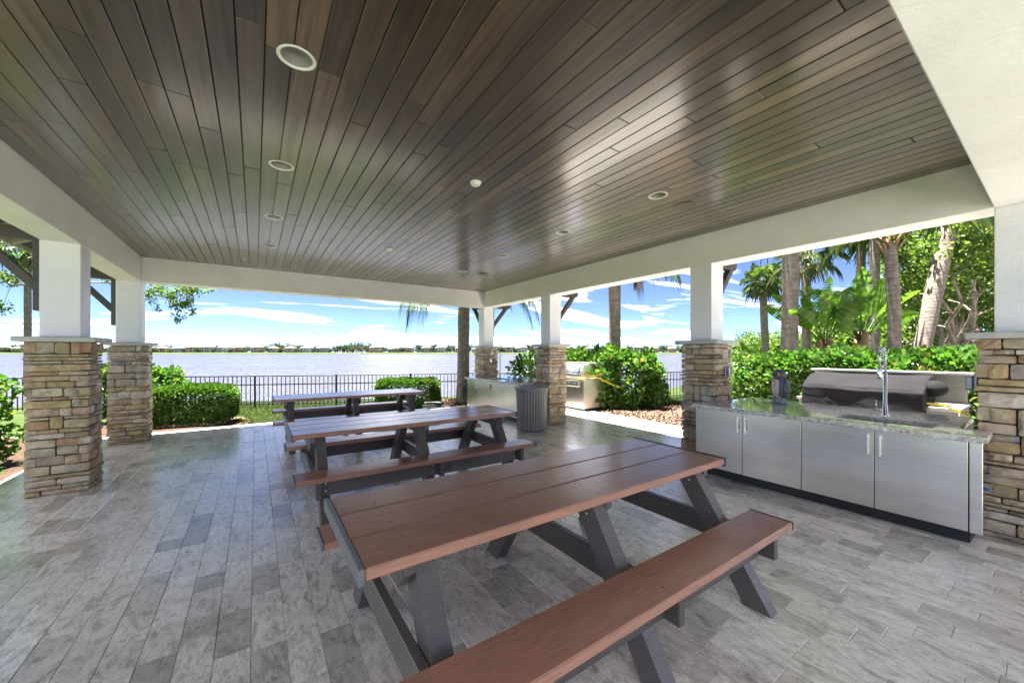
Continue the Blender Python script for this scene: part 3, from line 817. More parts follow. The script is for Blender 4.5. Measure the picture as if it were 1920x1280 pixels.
# ================================================================== PICNIC TABLES
def make_table(label, loc, rz=0.0):
    t = thing('picnic_table', label, 'picnic table', loc, rz, 'picnic tables under the pavilion')
    Ln, W, zt, zb = 2.40, .765, .778, .482
    th = .045
    bw = (W - 2 * .008) / 3
    for k in range(3):
        y0 = -W / 2 + k * (bw + .008)
        mb = MB(); mb.box((-Ln / 2, y0, zt - th), (Ln / 2, y0 + bw, zt), .006)
        o = mb.build('tabletop_board', 'red_brown_lumber', t, center=True)
        for sx in (-1.02, .0, 1.02):
            for sy in (-.06, .06):
                s = MB(); s.lathe([(.0055, 0), (.0045, .001), (.001, .001)], 8); s.build('screw', 'black_plastic', o, loc=(sx + .0, sy, th / 2))
    for sx in (-1, 1):
        xa = sx * (Ln / 2 + .001); xb = sx * (Ln / 2 + .024)
        mb = MB(); mb.box((min(xa, xb), -W / 2 - .002, zt - th - .012), (max(xa, xb), W / 2 + .002, zt + .003), .004)
        mb.build('end_cap', 'grey_edge_lumber' if sx < 0 else 'black_plastic', t, center=True)
    for s in (-1, 1):
        c = s * .665
        mb = MB(); mb.box((-Ln / 2, c - .122, zb - th), (Ln / 2, c + .122, zb), .006)
        b = mb.build('bench_board', 'red_brown_lumber', t, center=True)
        for sx in (-1, 1):
            xa = sx * (Ln / 2 + .0005); xb = sx * (Ln / 2 + .014)
            mb = MB(); mb.box((min(xa, xb), -.123, -th / 2 - .003), (max(xa, xb), .123, th / 2 + .001), .003); mb.build('bench_end_cap', 'grey_edge_lumber' if sx < 0 else 'black_plastic', b)
        for sx in (-1.08, -.02, 1.08):
            for sy in (-.06, .05):
                q = MB(); q.lathe([(.0055, 0), (.0045, .001), (.001, .001)], 8); q.build('screw', 'black_plastic', b, loc=(sx, sy, th / 2))
        # long rail under the bench, ends clipped
        ro = c - .02 * s
        poly = [(-1.04, zb - th - .002), (1.04, zb - th - .002), (1.04, zb - th - .06), (.98, zb - th - .14), (-.98, zb - th - .14), (-1.04, zb - th - .06)]
        mb = MB(); mb.prism(poly, 'y', ro + s * .02 - .02, ro + s * .02 + .02); rl = mb.build('bench_rail', 'charcoal_lumber', t, center=True)
        for bx in (-.97, 0, .97):
            for bz in (-.03, .03):
                q = MB(); q.sphere((bx, s * .021, bz), .010, 8, 4, (1, .5, 1)); q.build('bolt', 'chrome', rl, True)
    XS = (-.965, 0.0, .965)
    for k, x in enumerate(XS):
        for s in (-1, 1):
            # slanted leg cut level at floor and under the top
            wl = .15
            y_t, y_f = s * .235, s * .705
            poly = [(y_f - wl / 2, 0.004), (y_f + wl / 2, 0.004), (y_t + wl / 2, zt - th - .002), (y_t - wl / 2, zt - th - .002)]
            mb = MB(); mb.prism(poly, 'x', x - .042, x + .042)
            lg = mb.build('leg', 'charcoal_lumber', t, center=True)
            for (ty, tz) in ((y_t + s * .05, .66), (s * .50, .36), (s * .52, .40)):
                q = MB(); q.sphere((0, 0, 0), .010, 8, 4, (.5, 1, 1)); q.build('bolt', 'chrome', t, True, loc=(x - .045, ty, tz))
        xo = x + (-.066 if k == 0 else .066)
        mb = MB(); mb.box((xo - .022, -.765, zb - th - .143), (xo + .022, .765, zb - th - .004), .005)
        poly = None
        mb.build('cross_beam', 'charcoal_lumber', t, center=True)
        poly = [(-.34, zt - th - .003), (.34, zt - th - .003), (.34, zt - th - .05), (.27, zt - th - .125), (-.27, zt - th - .125), (-.34, zt - th - .05)]
        mb = MB(); mb.prism(poly, 'x', xo - .022, xo + .022); mb.build('top_cleat', 'charcoal_lumber', t, center=True)
    return t
make_table('nearest picnic table with reddish brown boards in the foreground', (1.512, 1.735, 0), 0)
make_table('middle picnic table standing between the other two tables', (1.475, 4.24, 0), rad(-.6))
make_table('farthest picnic table, closest to the lawn and fence', (1.45, 7.27, 0), rad(-1.5))

# ================================================================== COUNTERS
def spring_faucet(parent, x, y, z, hgt, face, name='faucet', R=.10):
    """tall pull-down faucet; face = direction of the spout"""
    f = bpy.data.objects.new(name, None); COL.objects.link(f); f.parent = parent; f.location = (x, y, z); f.rotation_euler = (0, 0, face)
    mb = MB(); mb.lathe([(.032, 0), (.032, .012), (.022, .016), (.021, .10), (.016, .11), (.016, hgt * .62), (.012, hgt * .63)], 16); mb.build('riser', 'chrome', f, True)
    top = hgt - R; pts = [Vector((0, 0, hgt * .6))]
    for k in range(17):
        a = math.pi * k / 16; pts.append(Vector((R - R * math.cos(a), 0, top + R * math.sin(a))))
    pts.append(Vector((2 * R, 0, top - .10)))
    mb = MB(); mb.tube(pts, .0075, 8); mb.build('spout_pipe', 'chrome', f, True)
    # spring coil round the pipe
    coil = []; fine = []
    for a, b in zip(pts[:-1], pts[1:]):
        m_ = max(2, int((b - a).length / .0028))
        fine += [a.lerp(b, i / m_) for i in range(m_)]
    for i, p in enumerate(fine):
        d = (fine[min(i + 1, len(fine) - 1)] - fine[max(i - 1, 0)]).normalized(); e1 = Vector((0, 1, 0)); e2 = d.cross(e1)
        a = i * .75; coil.append(p + (e1 * math.cos(a) + e2 * math.sin(a)) * .0155)
    mb = MB(); mb.tube(coil, .0032, 4, False); mb.build('spring', 'chrome', f, True)
    mb = MB(); mb.lathe([(.014, 0), (.020, -.02), (.021, -.09), (.016, -.115), (.001, -.116)], 14, (2 * R, 0, top - .09)); mb.build('spray_head', 'chrome', f, True)
    mb = MB(); mb.tube([(0, 0, top - .08), (2 * R - .02, 0, top - .08)], .006, 8); mb.build('holder_arm', 'chrome', f, True)
    mb = MB(); mb.tube([(0, -.015, .06), (0, -.075, .06)], .014, 10); mb.tube([(0, -.066, .06), (.0, -.072, .15)], .007, 8); mb.build('lever', 'chrome', f, True)
    return f

def rough_edge_top(parent, outline, holes_mb, z0, z1, name='countertop'):
    """granite slab with chiselled edge: outline polygon (ccw)"""
    r = random.Random(9); pts = []
    for k in range(len(outline)):
        a = Vector((*outline[k], 0)); b = Vector((*outline[(k + 1) % len(outline)], 0)); n = max(1, int((b - a).length / .03)); 
        for i in range(n): pts.append(a.lerp(b, i / n))
    n = len(pts); c = sum(pts, Vector()) / n
    V = []; F = []
    for lv, z in enumerate((z0, z0 + (z1 - z0) * .35, z0 + (z1 - z0) * .7, z1)):
        for i, p in enumerate(pts):
            tgt = (pts[(i + 1) % n] - pts[i - 1]); nn = Vector((tgt.y, -tgt.x, 0)).normalized()
            off = r.uniform(-.007, .004) if lv in (0, 1, 2) else -.002
            q = p + nn * off; V.append((q.x, q.y, z))
    for lv in range(3):
        for i in range(n): F.append((lv * n + i, lv * n + (i + 1) % n, (lv + 1) * n + (i + 1) % n, (lv + 1) * n + i))
    return V, F, n

def counter(label, y0, y1, group, mirror=False, sink=True, seams=None, face_y=None):
    """steel cabinet run facing -x with granite top; y0 near end, y1 far end; body between the stone columns behind"""
    t = thing('outdoor_counter', label, 'counter', (4.60, (y0 + y1) / 2, 0), 0, group)
    oy = (y0 + y1) / 2; lx = lambda x: x - 4.60; ly = lambda y: y - oy
    ztop = .868; th = .045
    mb = MB(); mb.box((lx(4.66), ly(y0 + .06), .105), (lx(4.99), ly(y1 - .03), ztop - th - .002), .003)
    mb.box((lx(4.99), ly(face_y[0]), .105), (lx(5.90), ly(face_y[1]), ztop - th - .002), .003); mb.build('cabinet_body', 'dark_steel', t)
    mb = MB(); mb.box((lx(4.705), ly(y0 + .09), .003), (lx(4.98), ly(y1 - .05), .104)); mb.box((lx(4.99), ly(face_y[0]) + .03, .003), (lx(5.86), ly(face_y[1]) - .03, .104)); mb.build('toe_kick', 'black_plastic', t)
    n = len(seams) - 1
    for k in range(n):
        a, b = seams[k], seams[k + 1]
        mb = MB(); mb.box((-.010, -(b - a) / 2 + .0035, -.352), (.010, (b - a) / 2 - .0035, .352), .0012)
        d = mb.build('cabinet_door', 'brushed_steel', t, loc=(lx(4.648), ly((a + b) / 2), .462))
        side = 1 if k % 2 == 0 else -1      # handles meet at the seam of each pair
        hy = side * ((b - a) / 2 - .04)
        q = MB(); q.box((-.044, hy - .007, .13), (-.031, hy + .007, .32), .002)
        for zz_ in (.155, .295): q.box((-.0305, hy - .005, zz_ - .006), (-.0105, hy + .005, zz_ + .006))
        q.build('door_handle', 'satin_handle', d)
    for yy in (y0 + .045, ):
        mb = MB(); mb.box((lx(4.640), ly(yy) - .022, .105), (lx(4.664), ly(yy) + .044, ztop - th - .003), .003); mb.build('end_stile', 'brushed_steel', t)
    # granite: front strip plus the part running back between the columns, with a sink cut-out
    ol = [(4.585, y0), (4.99, y0), (4.99, face_y[0]), (5.93, face_y[0]), (5.93, face_y[1]), (4.99, face_y[1]), (4.99, y1), (4.585, y1)]
    ol = [(lx(a), ly(b)) for a, b in ol]
    V, F, n_ = rough_edge_top(t, ol, None, ztop - th, ztop)
    m2 = MB(); m2.add(V, F)
    sx0, sx1 = lx(4.80), lx(5.16); sy0, sy1 = ly(sink[0]), ly(sink[1])
    def slab(z, flip):
        xs = sorted({lx(4.587), sx0, lx(4.988), sx1, lx(5.928)}); ys = sorted({ly(y0) + .002, ly(face_y[0]) + .002, sy0, sy1, ly(face_y[1]) - .002, ly(y1) - .002})
        for i in range(len(xs) - 1):
            for j in range(len(ys) - 1):
                cx, cy = (xs[i] + xs[i + 1]) / 2, (ys[j] + ys[j + 1]) / 2
                if sx0 < cx < sx1 and sy0 < cy < sy1: continue
                if cx > lx(4.988) and not (ly(face_y[0]) < cy < ly(face_y[1])): continue
                q = [(xs[i], ys[j], z), (xs[i + 1], ys[j], z), (xs[i + 1], ys[j + 1], z), (xs[i], ys[j + 1], z)]
                m2.add(q, [(0, 1, 2, 3) if not flip else (3, 2, 1, 0)])
    slab(ztop, False); slab(ztop - th, True)
    m2.add([(sx0, sy0, ztop), (sx1, sy0, ztop), (sx1, sy1, ztop), (sx0, sy1, ztop), (sx0, sy0, ztop - th), (sx1, sy0, ztop - th), (sx1, sy1, ztop - th), (sx0, sy1, ztop - th)],
           [(0, 1, 5, 4), (1, 2, 6, 5), (2, 3, 7, 6), (3, 0, 4, 7)])
    m2.build('countertop', 'granite', t)
    e = .012; a, b, c, d, zb = sx0 - e, sx1 + e, sy0 - e, sy1 + e, ztop - th - .004
    mb = MB(); mb.add([(a, c, zb), (b, c, zb), (b, d, zb), (a, d, zb), (a + .02, c + .02, zb - .19), (b - .02, c + .02, zb - .19), (b - .02, d - .02, zb - .19), (a + .02, d - .02, zb - .19)],
                      [(4, 5, 6, 7), (0, 1, 5, 4), (1, 2, 6, 5), (2, 3, 7, 6), (3, 0, 4, 7)])
    mb.build('sink_basin', 'brushed_steel', t)
    return t, lx, ly, ztop

near, lx, ly, ztop = counter('long steel cabinet counter with granite top at the right', .352, 2.70, 'steel outdoor kitchen counters', sink=(.66, 1.32), seams=[.446, .993, 1.546, 2.116, 2.67], face_y=(.535, 2.60))
spring_faucet(near, lx(5.34), ly(1.06), ztop, .69, math.pi)
far, lx2, ly2, ztop = counter('far steel cabinet counter with granite top behind the trash can', 6.50, 8.98, 'steel outdoor kitchen counters', sink=(7.55, 8.25), seams=[6.63, 7.22, 7.79, 8.38, 8.95], face_y=(6.60, 8.72))
spring_faucet(far, lx2(5.34), ly2(8.42), ztop, .72, math.pi, R=.14)
mb = MB(); mb.box((-.0125, -.045, -.06), (-.0105, .045, .06)); st = mb.build('sticker', 'red_sticker', None, loc=(4.6485, 7.73, .70))
tag(st, 'small orange red sticker on the far steel cabinet door', 'sticker')
# pipe and shut-off valve in the gap at the end of the near counter
t = thing('water_pipe', 'black pipe with small blue valve beside the near counter end', 'pipe', (4.93, .435, 0))
mb = MB(); mb.tube([(0, 0, .02), (0, 0, .74)], .016, 8); mb.tube([(0, 0, .70), (-.06, -.03, .735)], .014, 8); mb.build('standpipe', 'black_plastic', t, True)
mb = MB(); mb.tube([(-.02, -.01, .42), (-.06, -.06, .42)], .012, 8); mb.sphere((-.07, -.07, .42), .022, 8, 5, (1, 1, .5)); mb.build('valve', 'blue_valve', t, True)

# owl decoy on the counter
ow = thing('owl_decoy', 'plastic owl decoy with pale breast standing on the near counter', 'owl', (5.42, 2.035, .868), rad(-18))
def owl(p):
    mb = MB(); mb.lathe([(.001, 0), (.078, 0), (.082, .02), (.076, .06), (.066, .085), (.05, .095)], 18, sx=1, sy=1.0); mb.build('base', 'owl_base', p, True)
    mb = MB(); mb.lathe([(.05, .075), (.073, .11), (.086, .17), (.088, .23), (.080, .29), (.068, .325), (.062, .34)], 20, sx=.95, sy=.95); mb.build('body', 'owl_dark', p, True)
    mb = MB(); mb.lathe([(.001, .10), (.050, .11), (.066, .17), (.068, .24), (.058, .30), (.03, .335), (.001, .34)], 16, (-.030, 0, 0), .85, .92); mb.build('breast', 'owl_breast', p, True)
    mb = MB(); mb.lathe([(.060, .325), (.072, .345), (.076, .375), (.068, .405), (.045, .425), (.001, .43)], 18, (-.006, 0, 0), 1, 1.06); h = mb.build('head', 'owl_dark', p, True)
    for s in (-1, 1):
        mb = MB(); mb.add([(-.05, s * .03, .405), (.0, s * .035, .41), (-.03, s * .072, .398), (-.035, s * .066, .462)], [(0, 1, 3), (1, 2, 3), (2, 0, 3), (0, 2, 1)]); mb.build('ear_tuft', 'owl_dark', p)
        mb = MB(); mb.sphere((-.066, s * .032, .378), .021, 12, 8, (.5, 1, 1)); e = mb.build('eye', 'owl_eye', p, True)
        mb = MB(); mb.sphere((-.0755, s * .033, .378), .011, 10, 6, (.4, 1, 1)); mb.build('pupil', 'black_plastic', e, True)
        mb = MB(); mb.sphere((.02, s * .078, .21), .06, 12, 8, (.95, .42, 2.0)); mb.build('wing', 'owl_dark', p, True)
        mb = MB()
        for q in (-.018, 0, .018): mb.sphere((-.066, s * .032 + q, .098), .012, 8, 5, (1.4, .7, .8))
        mb.build('foot', 'owl_eye' if False else 'owl_breast', p, True)
    mb = MB(); mb.add([(-.072, -.012, .372), (-.072, .012, .372), (-.074, 0, .382), (-.095, 0, .350)], [(0, 1, 3), (1, 2, 3), (2, 0, 3)]); mb.build('beak', 'black_plastic', p)
owl(ow)

# outlet boxes on columns
for (loc, lab) in (((4.985, 2.66, 1.29), 'small grey outlet box on the column left of the owl'), ((5.00, .505, 1.23), 'grey outlet box on the right edge column above the counter')):
    pass
def outlet(loc, rz, lab):
    t = thing('outlet_box', lab, 'outlet', loc, rz, 'weatherproof outlet boxes')
    mb = MB(); mb.box((-.04, -.05, -.062), (.04, 0, .062), .012); mb.build('cover', 'outlet_grey', t)
    mb = MB(); mb.box((-.046, 0.001, -.068), (.046, .02, .068), .004); mb.build('back_plate', 'outlet_grey', t)
outlet((5.30, 2.605, 1.26), 0, 'small grey outlet box on the column left of the owl')
outlet((5.19, .465, 1.25), math.pi, 'grey outlet box on the right edge column above the counter')

# ================================================================== TRASH CAN
t = thing('trash_can', 'round slatted grey brown trash can in front of a stone column', 'trash can', (4.47, 5.90, 0))
NS = 34
for k in range(NS):
    a = 2 * math.pi * k / NS
    mb = MB(); prof = [(.262, .045), (.288, .70), (.293, .765), (.322, .82)]
    wd = .0185
    V = []; F = []
    for rr_, z in prof:
        for dr in (0, .016):
            for s in (-1, 1): V.append((rr_ + dr, s * wd * (rr_ / .28), z))
    for q in range(3):
        o = q * 4; F += [(o + 2, o + 3, o + 7, o + 6), (o + 1, o, o + 4, o + 5), (o, o + 2, o + 6, o + 4), (o + 3, o + 1, o + 5, o + 7)]
    F += [(0, 1, 3, 2), (12, 14, 15, 13)]
    mb.add(V, F); mb.build('slat', 'bin_slat_lumber', t, rot=(0, 0, a))
mb = MB(); mb.lathe([(.27, .81), (.345, .815), (.352, .828), (.345, .84), (.26, .84), (.258, .82)], 40); mb.build('rim', 'bin_slat_lumber', t, True)
mb = MB(); mb.lathe([(.255, .03), (.28, .035), (.284, .06), (.262, .062)], 36); mb.lathe([(.001, .005), (.24, .005), (.25, .03), (.001, .03)], 30); mb.build('base_ring', 'bin_slat_lumber', t, True)
mb = MB(); mb.lathe([(.245, .04), (.258, .60), (.258, .80)], 30); mb.build('inner_bucket', 'black_plastic', t, True)
r_ = random.Random(3); mb = MB(); n = 40
prof = [(.20, .60), (.235, .80), (.262, .852), (.285, .850), (.30, .838)]
base = []
for (rr_, z) in prof:
    for j in range(n):
        a = 2 * math.pi * j / n; k = r_.uniform(-.012, .016); base.append((rr_ * math.cos(a) * (1 + k), rr_ * math.sin(a) * (1 + k), z + r_.uniform(-.006, .014)))
mb.add(base, [(q * n + j, q * n + (j + 1) % n, (q + 1) * n + (j + 1) % n, (q + 1) * n + j) for q in range(len(prof) - 1) for j in range(n)])
mb.build('bin_liner', 'liner', t, True)

# ================================================================== GRILLS
def grill_base(t, w):
    """island with steel front facing -x; local x 0..0.78, y -w/2..w/2"""
    mb = MB(); mb.box((0, -w / 2, .06), (.78, w / 2, .80), .006); mb.build('body', 'brushed_steel', t)
    mb = MB(); mb.box((.05, -w / 2 + .04, .003), (.74, w / 2 - .04, .06)); mb.build('toe_kick', 'black_plastic', t)
    mb = MB(); mb.box((-.03, -w / 2 - .02, .801), (.80, w / 2 + .02, .84), .005); mb.build('top_shelf', 'island_slab', t)
g2 = thing('steel_grill', 'open stainless steel grill with rounded hood beside the leafy bush', 'grill', (6.98, 7.72, 0), 0, 'built-in grills')
grill_base(g2, 1.44)
prof = [(.06, .845), (.045, .93), (.075, 1.03), (.15, 1.13), (.27, 1.195), (.40, 1.21), (.66, 1.19), (.66, .845)]
mb = MB(); mb.prism(prof, 'y', -.55, .55); mb.build('hood', 'brushed_steel', g2)
mb = MB(); mb.tube([(.02, -.45, .96), (.02, .45, .96)], .013, 10); mb.tube([(.02, -.43, .96), (.06, -.43, .97)], .010, 8); mb.tube([(.02, .43, .96), (.06, .43, .97)], .010, 8); mb.build('hood_handle', 'chrome', g2, True)
mb = MB(); mb.box((-.035, -.55, .62), (-.002, .55, .78), .006); mb.build('control_panel', 'brushed_steel', g2)
for k in range(5):
    mb = MB(); mb.tube([(-.036, -.42 + .21 * k, .70), (-.072, -.42 + .21 * k, .70)], [.026, .022], 14); mb.build('knob', 'black_plastic', g2, True)
mb = MB(); mb.box((.70, -.72, .842), (.78, .72, 1.20), .005); mb.build('back_splash', 'island_slab', g2)
mb = MB(); mb.box((.66, -.76, 1.202), (.86, .76, 1.235), .005); mb.build('ledge', 'island_slab', g2)
# notice taped to the hood
sg = thing('notice_sheet', 'white notice held by blue tape on the grill hood', 'notice', (6.98 + .098, 7.40, 1.085), 0)
a = math.atan2(.165, .225); u = Vector((.105, 0, .16)).normalized()
nrm = Vector((-u.z, 0, u.x))
def sheet(mb, y0, y1, s0, s1, off):
    P = [u * s0 + nrm * off + Vector((0, y0, 0)), u * s0 + nrm * off + Vector((0, y1, 0)), u * s1 + nrm * off + Vector((0, y1, 0)), u * s1 + nrm * off + Vector((0, y0, 0))]
    mb.add(P + [p + nrm * .0015 for p in P], [(0, 3, 2, 1), (4, 5, 6, 7), (0, 1, 5, 4), (1, 2, 6, 5), (2, 3, 7, 6), (3, 0, 4, 7)])
mb = MB(); sheet(mb, -.14, .14, -.10, .10, .022); mb.build('paper', 'paper', sg)
mb = MB()
for y0, y1, s0, s1 in ((-.17, .17, .085, .12), (-.17, .17, -.12, -.085), (-.17, -.13, -.0845, .0845), (.13, .17, -.0845, .0845)): sheet(mb, y0, y1, s0, s1, .026)
mb.build('tape_border', 'tape_blue', sg)

g1 = thing('covered_grill', 'built-in grill island under the black cover behind the near counter', 'grill', (6.98, 1.55, 0), 0, 'built-in grills')
grill_base(g1, 1.62)
mb = MB(); mb.box((.70, -.80, .842), (.78, .80, 1.211), .005); mb.build('back_splash', 'island_slab', g1)
mb = MB(); mb.box((.63, -.86, 1.213), (.88, .86, 1.252), .006); mb.build('ledge', 'island_slab', g1)
# cloth cover: profile swept along y with sagging folds
cv = thing('grill_cover', 'wrinkled black cloth cover draped over the grill behind the owl', 'grill cover', (6.98, 1.63, 0))
r_ = np.random.default_rng(8)
prof = [(-.080, .66), (-.092, .80), (-.090, .92), (-.082, 1.00), (-.05, 1.05), (.02, 1.09), (.12, 1.135), (.22, 1.175), (.30, 1.195), (.42, 1.203), (.52, 1.203), (.612, 1.195), (.615, .85)]
seg = []
for (a, b) in zip(prof[:-1], prof[1:]):
    for k in range(4): seg.append((a[0] + (b[0] - a[0]) * k / 4, a[1] + (b[1] - a[1]) * k / 4))
seg.append(prof[-1]); ny = 150; y0, y1 = -.62, .66
V = []
ph = r_.random(12) * 6.28
for j in range(ny + 1):
    s = j / ny; yy = y0 + (y1 - y0) * s
    endf = min(1, min(s, 1 - s) / .022); sc = .90 + .10 * math.sqrt(max(0, 1 - (1 - endf) ** 2))
    for i, (x, z) in enumerate(seg):
        q = i / (len(seg) - 1)
        tri = lambda u_: abs((u_ / 3.14159) % 2 - 1)
        wr = .022 * tri(4.2 * yy + 9 * q + ph[0]) * tri(2.3 * yy - 6 * q + ph[1]) + .014 * tri(11 * yy - 17 * q + ph[2]) * (.3 + q) + .005 * tri(19 * yy + 26 * q + ph[4]) * tri(3 * yy + ph[7])
        fold = (.040 * tri(15 * z + 1.3 * math.sin(2.1 * yy + ph[6]) + .6 * math.sin(5 * yy) + ph[5]) ** 2 * (1 - .7 * max(0, (z - .95) / .14))) if z < 1.09 else 0
        cx, cz = .27, .98
        V.append((cx + (x - cx) * sc - (fold + wr) * (1 if x < .3 else .4), yy, max(.66, cz + (z - cz) * sc + wr * .5 * (z > .9) - .012 * math.sin(2.6 * s + .3) * (z > 1.0))))
F = []; m_ = len(seg)
for j in range(ny):
    for i in range(m_ - 1): F.append((j * m_ + i, j * m_ + i + 1, (j + 1) * m_ + i + 1, (j + 1) * m_ + i))
F.append(list(range(m_))[::-1]); F.append([ny * m_ + i for i in range(m_)])
link('cloth', mesh_data('cloth', V, F, True), 'cover_cloth', cv)
mb = MB(); mb.sphere((.20, -.655, 1.055), .11, 18, 10, (1.5, 1.15, .95)); mb.build('side_pocket', 'cover_cloth', cv, True)

# caution tape
def ribbon(name, pts, wdt, mat, label):
    V = []; F = []
    pts = [Vector(p) for p in pts]; fine = []
    for a, b in zip(pts[:-1], pts[1:]):
        for k in range(8): fine.append(a.lerp(b, k / 8))
    fine.append(pts[-1])
    for k, p in enumerate(fine):
        tw = .5 * math.sin(k * .5); up = Vector((math.sin(tw) * .5, 0, math.cos(tw)))
        V += [p - up * wdt / 2, p + up * wdt / 2, p - up * wdt / 2 + Vector((.001, .0005, 0)), p + up * wdt / 2 + Vector((.001, .0005, 0))]
    for k in range(len(fine) - 1):
        o = k * 4; F += [(o, o + 4, o + 5, o + 1), (o + 3, o + 7, o + 6, o + 2)]
    o = link(name, mesh_data(name, V, F), mat); tag(o, label, 'tape', 'yellow caution tapes'); return o
ribbon('caution_tape', [(5.96, .56, .885), (6.45, .72, .87), (6.93, .86, .88), (6.93, 1.0, .88)], .03, 'tape_yellow', 'yellow caution tape strung behind the near counter toward the covered grill')
ribbon('caution_tape', [(6.90, 7.2, .86), (6.90, 7.0, .80), (7.2, 6.90, .90), (7.7, 6.88, .97)], .04, 'tape_yellow', 'yellow caution tape wrapped around the front corner of the open grill')
ribbon('caution_tape', [(6.94, 6.955, .96), (7.3, 6.82, .86), (7.75, 6.70, .66), (7.9, 6.62, .60)], .045, 'tape_yellow', 'loose yellow caution tape hanging from the open grill into the bush')

# hose left of the far counter
t = thing('garden_hose', 'coiled dark garden hose hanging at the end of the far counter', 'hose', (4.80, 9.32, 0))
pts = []
for k in range(90):
    a = k * .42; pts.append((.05 * math.sin(k * .13), .13 * math.sin(a), .42 + .21 * math.cos(a)))
mb = MB(); mb.tube(pts, .013, 6); mb.build('coil', 'hose_green', t, True)
mb = MB(); mb.tube([(0, 0, 0), (0, 0, .80)], .02, 8); mb.box((-.03, -.06, .62), (.03, .06, .70), .01); mb.build('stand', 'hose_grey', t, True)
t = thing('hose_loop', 'pale hose looped on the mulch left of the far counter', 'hose', (3.9, 9.42, .02))
pts = [(.30 * math.cos(a * .25) * (1 + .1 * math.sin(a)), .22 * math.sin(a * .25), .012 + .0025 * a) for a in range(60)]
mb = MB(); mb.tube(pts, .014, 6); mb.build('loop', 'hose_grey', t, True)

# ================================================================== FENCE
fx = [Vector((x, y, ZG)) for x, y in FENCE]
fn = thing('metal_fence', 'long low black metal picket fence along the lake', 'fence', fx[0])
o0 = fx[0]; FH = .91
pick = None; postm = None
for a, b in zip(fx[:-1], fx[1:]):
    d = (b - a); ln = d.length; ang = math.atan2(d.y, d.x); u_ = d.normalized()
    if postm is None:
        mb = MB(); mb.box((-.026, -.026, 0), (.026, .026, FH + .005), .004); mb.box((-.030, -.030, FH + .005), (.030, .030, FH + .014), .003); postm = mb.build('fence_post', 'black_aluminium', fn); postm.location = a - o0
    else:
        q = postm.copy(); COL.objects.link(q); q.location = a - o0
    bpy.context.view_layer
    for z in (.10, FH - .26, FH - .015):
        mb = MB(); mb.bar(a - o0 + u_ * .028 + Vector((0, 0, z)), b - o0 - u_ * .028 + Vector((0, 0, z)), .028, .028, .002, up=(0, 0, 1)); mb.build('fence_rail', 'black_aluminium', fn)
    n = int(round(ln / .115))
    for k in range(1, n):
        p = a - o0 + d * (k / n)
        if pick is None:
            mb = MB(); mb.box((-.009, -.009, .04), (.009, .009, FH - .031), .001); pick = mb.build('fence_picket', 'black_aluminium', fn); pick.location = p; pick.rotation_euler = (0, 0, ang)
        else:
            q = pick.copy(); COL.objects.link(q); q.location = p; q.rotation_euler = (0, 0, ang)
q = postm.copy(); COL.objects.link(q); q.location = fx[-1] - o0

# ================================================================== VEGETATION
def leaf_mesh(name, C, D, size, wid, r, fold=.25, six=False):
    """leaves at C pointing along D (n,3)"""
    n = len(C); D = D / np.linalg.norm(D, axis=1, keepdims=True)
    rnd = r.normal(size=(n, 3)); S = np.cross(D, rnd); S /= np.linalg.norm(S, axis=1, keepdims=True) + 1e-9
    Nn = np.cross(S, D)
    sz = size * (.7 + .6 * r.random(n)); ww = wid * (.75 + .5 * r.random(n))
    s1, w1 = sz[:, None], ww[:, None]
    if not six:
        A = C; T = C + D * s1; Lf = C + D * s1 * .45 + S * w1 + Nn * w1 * fold; Rt = C + D * s1 * .45 - S * w1 + Nn * w1 * fold
        V = np.stack([A, Rt, T, Lf], 1).reshape(-1, 3); i = np.arange(n) * 4
        Q = np.concatenate([np.stack([i, i + 1, i + 2], 1), np.stack([i, i + 2, i + 3], 1)])
        return mesh_np(name, V, Q)
    A = C; T = C + D * s1 - Nn * s1 * .05
    L1 = C + D * s1 * .35 + S * w1 * .75 + Nn * w1 * fold; L2 = C + D * s1 * .75 + S * w1 + Nn * w1 * fold
    R1 = C + D * s1 * .35 - S * w1 * .75 + Nn * w1 * fold; R2 = C + D * s1 * .75 - S * w1 + Nn * w1 * fold
    V = np.stack([A, R1, R2, T, L2, L1], 1).reshape(-1, 3); i = np.arange(n) * 6
    Q = np.concatenate([np.stack([i, i + 1, i + 2], 1), np.stack([i, i + 2, i + 3], 1), np.stack([i, i + 3, i + 4], 1), np.stack([i, i + 4, i + 5], 1)])
    return mesh_np(name, V, Q)

